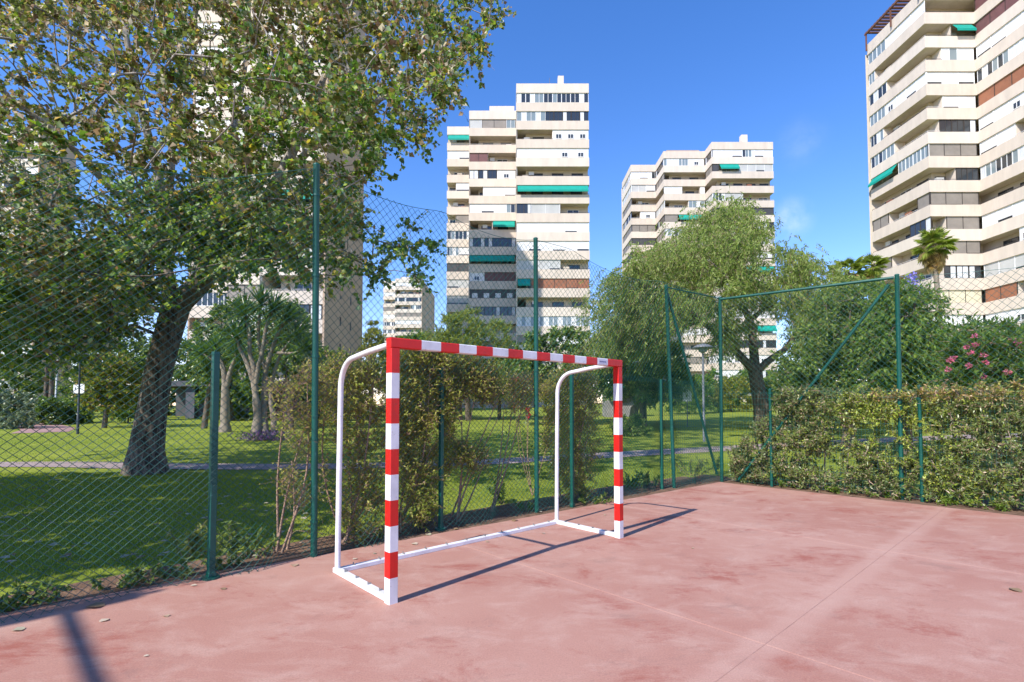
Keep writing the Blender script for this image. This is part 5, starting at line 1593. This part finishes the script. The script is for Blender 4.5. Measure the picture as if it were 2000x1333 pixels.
# red hibiscus flowers between
g = np.random.default_rng(4)
hb = np.array([0.25, 9.0, -0.02])
rt = empty('hibiscus_bush', hb, 0, 'sparse hibiscus bush with red flowers behind the second tall post', 'bush')
for (fx_, fy_) in ((1005, 793), (1030, 800), (1032, 812), (1008, 741), (1106, 725)):
    c = at(fx_, fy_, 9.0) - hb
    MB().tube([(0.1, 0.05, 0.0), (c[0] * 0.6, c[1] * 0.5, c[2] * 0.5), tuple(c)], [0.008, 0.006, 0.003], 5).obj('stem', M['twig'], rt)
    q = unit(g.normal(0, 1, (12, 3))) * 0.012
    V, F, k = leaf_arrays(q, unit(q), g.normal(0, 1, (12, 3)), 0.05, 0.045, 'oval')
    link('flower', np_mesh('flower', V, F, M['leaf'], col=np.repeat(palette(12, [(1, (0.5, 0.02, 0.05))], g), k, 0)), rt, c)
n = 420
P = np.column_stack([g.normal(0.1, 0.28, n), g.normal(0.1, 0.2, n), g.uniform(0.2, 1.5, n)])
crown_obj('leaves', rt, np.zeros(3), P, g.normal(0, 1, (n, 3)), g.normal(0, 0.6, (n, 3)) + [0, 0, 1], 0.06, 0.035, palette(n, DARK, g), 'oval', 'leaf_gloss')

# ------------------------------------------------------------------ the hedge behind the right fence
def hedge():
    g = np.random.default_rng(300)
    c0 = np.array(POST['co']); e = np.array([10.9, 4.25])
    d = (e - c0) / np.linalg.norm(e - c0)
    nn = np.array([-d[1], d[0]]); nn = nn if nn[1] > 0 else -nn     # away from the court
    org = np.array([c0[0], c0[1], 0.0])
    root = empty('hedge', org, 0, 'straggly clipped hedge growing through the green fence on the right', 'hedge')
    LN = 8.0
    n = 3500
    s = g.uniform(0.10, LN, n); z = g.uniform(0.04, 1.84, n); w = -0.07 + 0.82 * g.beta(1.0, 1.5, n)
    topz = np.where(s < 1.05, 0.35 + 0.98 * np.clip((s - 0.05) / 0.75, 0, 1), 1.86) + 0.05 * np.sin(5 * s) + 0.03 * np.sin(11 * s)
    ok = z < topz
    # a thin window in the hedge, and a hollow near the ground
    thin = (((s - 2.75) / 0.85) ** 2 + ((z - 0.95) / 0.34) ** 2 < 1)
    hol = (((s - 2.0) / 0.38) ** 2 + ((z - 0.5) / 0.2) ** 2 < 1)
    rr = g.random(n)
    ok &= ~(thin & (rr < 0.72)) & ~(hol & (rr < 0.85) & (w < 0.5))
    s, z, w = s[ok], z[ok], w[ok]
    T = np.column_stack([c0[0] + d[0] * s + nn[0] * w, c0[1] + d[1] * s + nn[1] * w, z])
    # stems
    sk = Skel(); roots = []
    for q in np.arange(0.5, LN, 0.42):
        b = np.array([c0[0] + d[0] * q + nn[0] * 0.45, c0[1] + d[1] * q + nn[1] * 0.45, -0.05])
        sk.limb([b, b + [g.normal(0, 0.06), g.normal(0, 0.06), 0.5], b + [g.normal(0, 0.12), g.normal(0, 0.1), 1.1]], [0.02, 0.016, 0.01], -1, 5)
    for i in np.argsort(z + 0.5 * np.abs(w - 0.4)):
        sk.reach(T[i], g, 0.14, 0.16)
    V, F = sk.build(0.0028, 0.40, 5)
    link('stems', np_mesh('stems', V - org, F, M['twig_pale']), root, kind='stuff')
    O = np.tile(np.array([-nn[0], -nn[1], 0.5]) * 0.7, (len(T), 1)) + g.normal(0, 0.6, (len(T), 3))
    A, Mi, B, P, D, Nn_ = sprays(T, O, g, 3, 0.15, 0.7, 0.0, 15, 0.0)
    V, F = prisms(A, B, 0.0024, 0.0012)
    link('twigs', np_mesh('twigs', V - org, F, M['twig_pale']), root, kind='stuff')
    kp = ((P[:, :2] - c0) @ nn > -0.13) & (P[:, 2] < 1.90 + 0.04 * np.sin(7 * P[:, 0]))     # clipped face and top
    P, D, Nn_ = P[kp], D[kp], Nn_[kp]
    sl = (P[:, :2] - c0) @ d
    zz = P[:, 2]
    G1 = palette(len(P), [(0.42, (0.105, 0.145, 0.045)), (0.30, (0.165, 0.20, 0.065)), (0.16, (0.06, 0.09, 0.03)), (0.12, (0.29, 0.22, 0.14))], g)
    G2 = palette(len(P), [(0.5, (0.21, 0.27, 0.035)), (0.3, (0.30, 0.33, 0.06)), (0.2, (0.13, 0.17, 0.035))], g)
    G3 = palette(len(P), [(0.4, (0.34, 0.22, 0.11)), (0.3, (0.27, 0.24, 0.06)), (0.3, (0.22, 0.24, 0.05))], g)
    f2 = np.clip(0.55 + 0.6 * np.sin(1.7 * sl + 0.3) * np.sin(2.9 * zz + 0.4 * sl), 0, 1) * np.exp(-((sl - 2.9) / 1.2) ** 2) * 0.8
    f3 = (zz > 1.62) & (sl > 2.6)
    u = g.random(len(P))
    C = np.where((u < f2)[:, None], G2, G1)
    C = C * 1.12
    C = np.where((f3 & (g.random(len(P)) < 0.75))[:, None], G3, C)
    crown_obj('foliage', root, org, P, D, Nn_, 0.058 * g.uniform(0.6, 1.3, len(P)), 0.023, C, 'oval', 'leaf_gloss')
hedge()

# ------------------------------------------------------------------ weeds at the foot of the fences
def weed(label, px, py, h, r, n, seed, pal, L=0.07, W=0.02, name='weed', group='weeds at the foot of the fence', shape='strap'):
    g = np.random.default_rng(seed)
    b0 = gnd(px, py)
    rt = empty(name, b0, 0, label, 'weed', group)
    ns = max(3, n // 40)
    e = np.column_stack([g.normal(0, r, ns), g.normal(0, r * 0.7, ns), h * g.uniform(0.6, 1.1, ns)])
    A = np.column_stack([e[:, 0] * 0.2, e[:, 1] * 0.2, np.zeros(ns)])
    V, F = prisms(A, e, 0.004, 0.002)
    link('stems', np_mesh('stems', V, F, M['twig']), rt)
    k = g.integers(0, ns, n); t = g.uniform(0.25, 1, (n, 1))
    P = A[k] * (1 - t) + e[k] * t
    D = g.normal(0, 0.7, (n, 3)) + [0, 0, -0.15]
    crown_obj('leaves', rt, np.zeros(3), P, D, g.normal(0, 0.5, (n, 3)) + [0, 0, 1], L * g.uniform(0.6, 1.3, n), W, palette(n, pal, g), shape, 'leaf')
WD = [(0.5, (0.12, 0.17, 0.045)), (0.3, (0.18, 0.23, 0.07)), (0.2, (0.07, 0.10, 0.03))]
weed('leafy weed left of the first short post', 365, 1092, 0.36, 0.16, 260, 1, [(0.6, (0.19, 0.21, 0.06)), (0.4, (0.13, 0.16, 0.045))], 0.085)
weed('upright weed spike right of the first short post', 452, 1098, 0.44, 0.06, 160, 2, WD, 0.085)
weed('drooping dark weed midway between first short and first tall post', 495, 1090, 0.26, 0.12, 200, 3, WD, 0.09)
weed('low creeping weed at the foot of the first short post, left side', 340, 1130, 0.12, 0.16, 240, 4, WD, 0.05, 0.02)
weed('low creeping weed at the foot of the first short post, right side', 440, 1112, 0.14, 0.14, 220, 5, WD, 0.05, 0.02)
weed('tangle of weeds at the court edge far left', 210, 1150, 0.16, 0.22, 380, 6, DARK, 0.06, 0.02)
weed('dark tangle of weeds where the fence leaves the picture', 60, 1185, 0.18, 0.25, 420, 7, DARK, 0.06, 0.02)
weed('small dark bush on the lawn edge left of the second tall post', 985, 985, 0.42, 0.13, 260, 8, DARK, 0.07, 0.03)
weed('small leafy weed right of the second tall post', 1030, 1000, 0.2, 0.12, 160, 9, DARK, 0.05, 0.02)
weed('dark weed behind the far goal post foot', 1240, 955, 0.3, 0.25, 320, 10, DARK, 0.08, 0.03)
weed('low weed beside the fourth short post', 1265, 950, 0.28, 0.22, 260, 11, DARK, 0.08, 0.03)
weed('spreading weed at the leaning tall post', 1350, 930, 0.36, 0.3, 420, 12, [(0.6, (0.10, 0.13, 0.05)), (0.4, (0.15, 0.17, 0.07))], 0.06, 0.02)
weed('weed tuft at the court corner', 1395, 925, 0.5, 0.14, 260, 13, WD, 0.06, 0.02)
weed('low weeds under the brown twiggy shrub', 720, 1050, 0.14, 0.25, 260, 14, DARK, 0.05, 0.02)
weed('low weeds under the leafy yellow-green shrub', 810, 1030, 0.18, 0.28, 320, 15, SHR, 0.05, 0.02)
weed('low weeds under the dense shrub', 1150, 985, 0.16, 0.3, 320, 16, DARK, 0.05, 0.02)
for i, x in enumerate((1450, 1540, 1640, 1735, 1850, 1960)):
    weed(['low weeds at the left end of the hedge', 'bright low weed below the hedge left of the hollow', 'green low weed below the thin part of the hedge', 'low weed at the foot of the tall brace post', 'creeping weed below the hedge right of the ringed post', 'creeping weed below the hedge at the right edge'][i],
         x, 938 + (x - 1405) * 0.112, 0.16, 0.15, 200, 20 + i, [(0.6, (0.12, 0.19, 0.03)), (0.4, (0.18, 0.24, 0.04))], 0.06, 0.022)

# ------------------------------------------------------------------ short grass of the near lawn
def grass(name, n, poly, h, w, seed, label):
    g = np.random.default_rng(seed)
    poly = np.array(poly)
    lo, hi = poly.min(0), poly.max(0)
    x = g.uniform(lo[0], hi[0], n * 3); y = g.uniform(lo[1], hi[1], n * 3)
    k = in_poly(x, y, poly)
    x, y = x[k][:n], y[k][:n]
    m = len(x)
    P = np.column_stack([x, y, gz(x, y)])
    d = unit(np.column_stack([g.normal(0, 0.45, m), g.normal(0, 0.45, m), np.ones(m)]))
    a = g.uniform(0, 2 * pi, m)
    b = np.column_stack([np.cos(a), np.sin(a), np.zeros(m)])
    hh = (h * g.uniform(0.5, 1.3, m))[:, None]
    V = np.stack([P - b * w, P + b * w, P + d * hh], 1).reshape(-1, 3)
    F = np.arange(m * 3).reshape(-1, 3)
    C = palette(m, [(0.5, (0.165, 0.22, 0.028)), (0.3, (0.24, 0.285, 0.04)), (0.2, (0.12, 0.155, 0.02))], g)
    o = link(name, np_mesh(name, V, F, M['leaf'], col=np.repeat(C, 3, 0)))
    tag(o, label, 'grass', kind='stuff')
grass('grass', 95000, [(-9.5, 8.9), (-5.0, 3.9), (-3.1, 5.5), (0.2, 8.7), (4.0, 11.8), (9.0, 14.5), (4.0, 14.3), (-4, 12.0), (-13, 12.2)], 0.045, 0.004, 1, 'short green grass of the lawn nearest the fence')
grass('grass', 45000, [(-22, 14), (-4, 13.8), (4, 15.7), (12, 19), (20, 23), (20, 30), (-26, 26)], 0.05, 0.008, 2, 'green grass of the lawn beyond the garden path')

# ------------------------------------------------------------------ fallen leaves
def dry_leaf(nm, cols, g):
    S = np.array([(0, 0, 0.01), (0.2, 0.42, 0.16), (0.6, 0.44, 0.2), (1, 0, 0.05), (0.6, -0.44, 0.22), (0.2, -0.42, 0.14), (0.5, 0.0, 0.0)])
    F = np.array([[0, 1, 6], [1, 2, 6], [2, 3, 6], [3, 4, 6], [4, 5, 6], [5, 0, 6]])
    return np_mesh(nm, S + g.normal(0, 0.04, S.shape) * [1, 1, 0.8], F, M['leaf_dry'], col=np.tile(palette(1, cols, g)[0], (7, 1)))
g = np.random.default_rng(55)
DRY = [dry_leaf('fallen_leaf', [(1, (0.36, 0.28, 0.19)), (0.7, (0.27, 0.185, 0.11)), (0.5, (0.40, 0.35, 0.26))], g) for _ in range(6)]
def drop(xy, size, label, group, z=None):
    o = link('fallen_leaf', DRY[int(g.integers(0, 6))], None, (xy[0], xy[1], (0.002 if z is None else z)), g.uniform(0, 6.28), (size, size, size * 0.8))
    tag(o, label, 'leaf', group)
for (x, y, s) in [(205, 1190, 0.12), (50, 1235, 0.07), (196, 1222, 0.06), (322, 1208, 0.05), (436, 1158, 0.05), (495, 1119, 0.09), (575, 1107, 0.08), (815, 1068, 0.08), (840, 1050, 0.08), (896, 1037, 0.07), (1003, 1022, 0.09),
                  (1052, 1003, 0.07), (956, 1062, 0.05), (1060, 1045, 0.05), (990, 1045, 0.06), (1993, 1163, 0.09), (1380, 1000, 0.04), (690, 1098, 0.05), (735, 1085, 0.04), (372, 1150, 0.05), (1180, 1010, 0.04), (280, 1290, 0.03), (1350, 1075, 0.03), (1560, 955, 0.05), (1660, 972, 0.05), (1480, 951, 0.05)]:
    p_ = gnd(x, y)
    drop(p_, s, 'dry leaf lying on the red court', 'dry leaves on the red court')
cnt = 0
while cnt < 95:
    x, y = g.uniform(0, 640), g.uniform(925, 1110)
    p_ = gnd(x, y)
    a = np.array([-2.69, 4.70]); 
    if (p_[:2] - a).dot(np.array([-0.70, 0.71])) < 0.25: continue
    drop(p_, g.uniform(0.06, 0.11), 'dry leaf lying on the shaded lawn behind the fence', 'dry leaves on the near lawn', 0.02)
    cnt += 1

# ------------------------------------------------------------------ lamps, signs and other furniture
def lamp(label, px, py_base, Y, h, m='lamp_dark', arm=0.0):
    b0 = base(px, Y)
    rt = empty('garden_lamp', b0, 0, label, 'lamp', 'garden lamps')
    MB().tube([(0, 0, -0.1), (0, 0, 0.9), (0, 0, 0.92), (0, 0, h * 0.78), (arm * 0.6, 0, h * 0.84), (arm, 0, h - 0.25)], [0.06, 0.06, 0.045, 0.045, 0.04, 0.035], 10).obj('pole', M[m], rt, True)
    k = 14
    def ring(r, z): return [(arm + r * cos(t), r * sin(t), z) for t in np.arange(k) * 2 * pi / k]
    MB().loft([ring(0.05, h - 0.28), ring(0.16, h - 0.22), ring(0.19, h - 0.08), ring(0.19, h - 0.06)]).obj('globe', M['pale_glass'], rt, True)
    MB().loft([ring(0.40, h - 0.08), ring(0.41, h - 0.05), ring(0.26, h + 0.04), ring(0.06, h + 0.10), ring(0.01, h + 0.11)]).obj('lamp_shade', M['lamp_grey'], rt, True)
    return rt
l1 = lamp('dark lamp post with a small white sign on the left lawn', 154, 850, 25.5, 3.95)
sg = MB().box(-0.22, 0.02, -0.075, -0.06, 2.0, 2.42).obj('sign_plate', M['sign_white'], l1)
MB().box(-0.14, -0.11, -0.08, -0.0755, 2.16, 2.3).box(-0.13, -0.08, -0.08, -0.0755, 2.22, 2.26).obj('sign_mark', M['lamp_dark'], sg)
MB().box(0.08, 0.28, -0.03, -0.015, 2.0, 2.46).obj('sign_plate', M['sign_white'], l1)
lamp('grey lamp post with cap shade behind the corner of the fence', 1374, 868, 20.9, 3.85, 'lamp_grey')
lamp('small far lamp showing over the hedge', 1527, 800, 42, 3.9, 'lamp_grey')
def board(label, px, Y, z0, w, h):
    b0 = base(px, Y)
    rt = empty('notice_board', b0, 0, label, 'sign')
    MB().tube([(0, 0, -0.1), (0, 0, z0 + h * 0.5)], 0.03, 8).obj('pole', M['lamp_grey'], rt, True)
    MB().box(-w / 2, w / 2, -0.05, -0.032, z0, z0 + h).obj('sign_plate', M['sign_white'], rt)
board('pale notice board on a thin grey pole beyond the corner', 1342, 30, 1.45, 0.5, 0.6)
# white pipe on the left
b0 = base(108, 36); hh = at(108, 655, 36)[2] - b0[2]
MBp = MB().tube([(0, 0, -0.1), (0.05, 0, hh * 0.5), (0.12, 0, hh)], 0.05, 8)
tag(MBp.obj('white_pole', M['sign_white'], None, True, b0), 'thin white pole in front of the left-edge tower', 'pole')
# a small hut with green awning shows behind the far goal post
b0 = base(1212, 42)
rt = empty('garden_hut', b0, 0, 'small grey hut with a green awning behind the far goal post', 'hut')
MB().box(-1.1, 1.3, 0, 2.2, -0.2, 2.3).obj('wall', M['concrete'], rt)
MB().add([(-1.5, -0.9, 2.1), (1.5, -0.9, 2.1), (1.5, 0.4, 2.75), (-1.5, 0.4, 2.75), (-1.5, -0.9, 2.05), (1.5, -0.9, 2.05), (1.5, 0.4, 2.7), (-1.5, 0.4, 2.7)], [(0, 1, 2, 3), (7, 6, 5, 4), (0, 4, 5, 1), (1, 5, 6, 2), (2, 6, 7, 3), (3, 7, 4, 0)]).obj('awning', M['awning'], rt)
MB().add([(-1.2, -0.1, 2.3), (1.4, -0.1, 2.3), (1.4, 2.3, 2.3), (-1.2, 2.3, 2.3), (0.1, 1.1, 3.2)], [(0, 1, 4), (1, 2, 4), (2, 3, 4), (3, 0, 4), (3, 2, 1, 0)]).obj('roof', M['concrete'], rt)
# carport / porch of the tower behind the poplar
b0 = base(395, 44)
rt = empty('porch', b0, 0, 'low concrete porch with columns, shade put into its colour, left of the first short post', 'porch')
MB().box(-5.5, 7.5, -0.4, 6, 2.7, 3.15).obj('roof', M['shade_tinted_concrete'], rt)
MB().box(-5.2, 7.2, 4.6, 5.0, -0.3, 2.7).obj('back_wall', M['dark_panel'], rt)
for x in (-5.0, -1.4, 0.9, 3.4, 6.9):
    MB().box(x, x + 0.75, 0, 0.6, -0.3, 2.7).obj('column', M['shade_tinted_concrete'], rt)
# mast invented for its shadow, unseen behind the camera; the T shape falls across the near left corner
mh = 5.6
offm = SUN_H * mh / tan(SUN_EL)
c1 = gnd(128, 1196)[:2] + offm
armd = np.array([0.727, -0.686])
c2 = c1 + armd * 3.4
rt = empty('invented_shadow_mast', (c2[0], c2[1], 0), 0, 'invented mast, unseen behind the camera, added to throw the T-shaped shadow', 'mast')
MB().tube([(0, 0, 0), (0, 0, mh)], [0.09, 0.06], 12).obj('pole', M['post_green'], rt, True)
a = c1 - c2
MB().tube([(0, 0, mh - 0.06), (a[0], a[1], mh)], 0.042, 10).obj('arm', M['post_green'], rt, True)
for q in (-0.22, 0.22):
    x, y = a + UDIR * q
    MB().box(-0.16, 0.16, -0.10, 0.10, -0.09, 0.09).obj('shadow_box', M['lamp_grey'], rt, False, (x, y, mh), atan2(UDIR[1], UDIR[0]))  # invented boxes that thicken the bar of the shadow
MB().tube([(*(a - UDIR * 0.6), mh), (*(a + UDIR * 0.6), mh)], 0.035, 8).obj('crossarm', M['post_green'], rt, True)
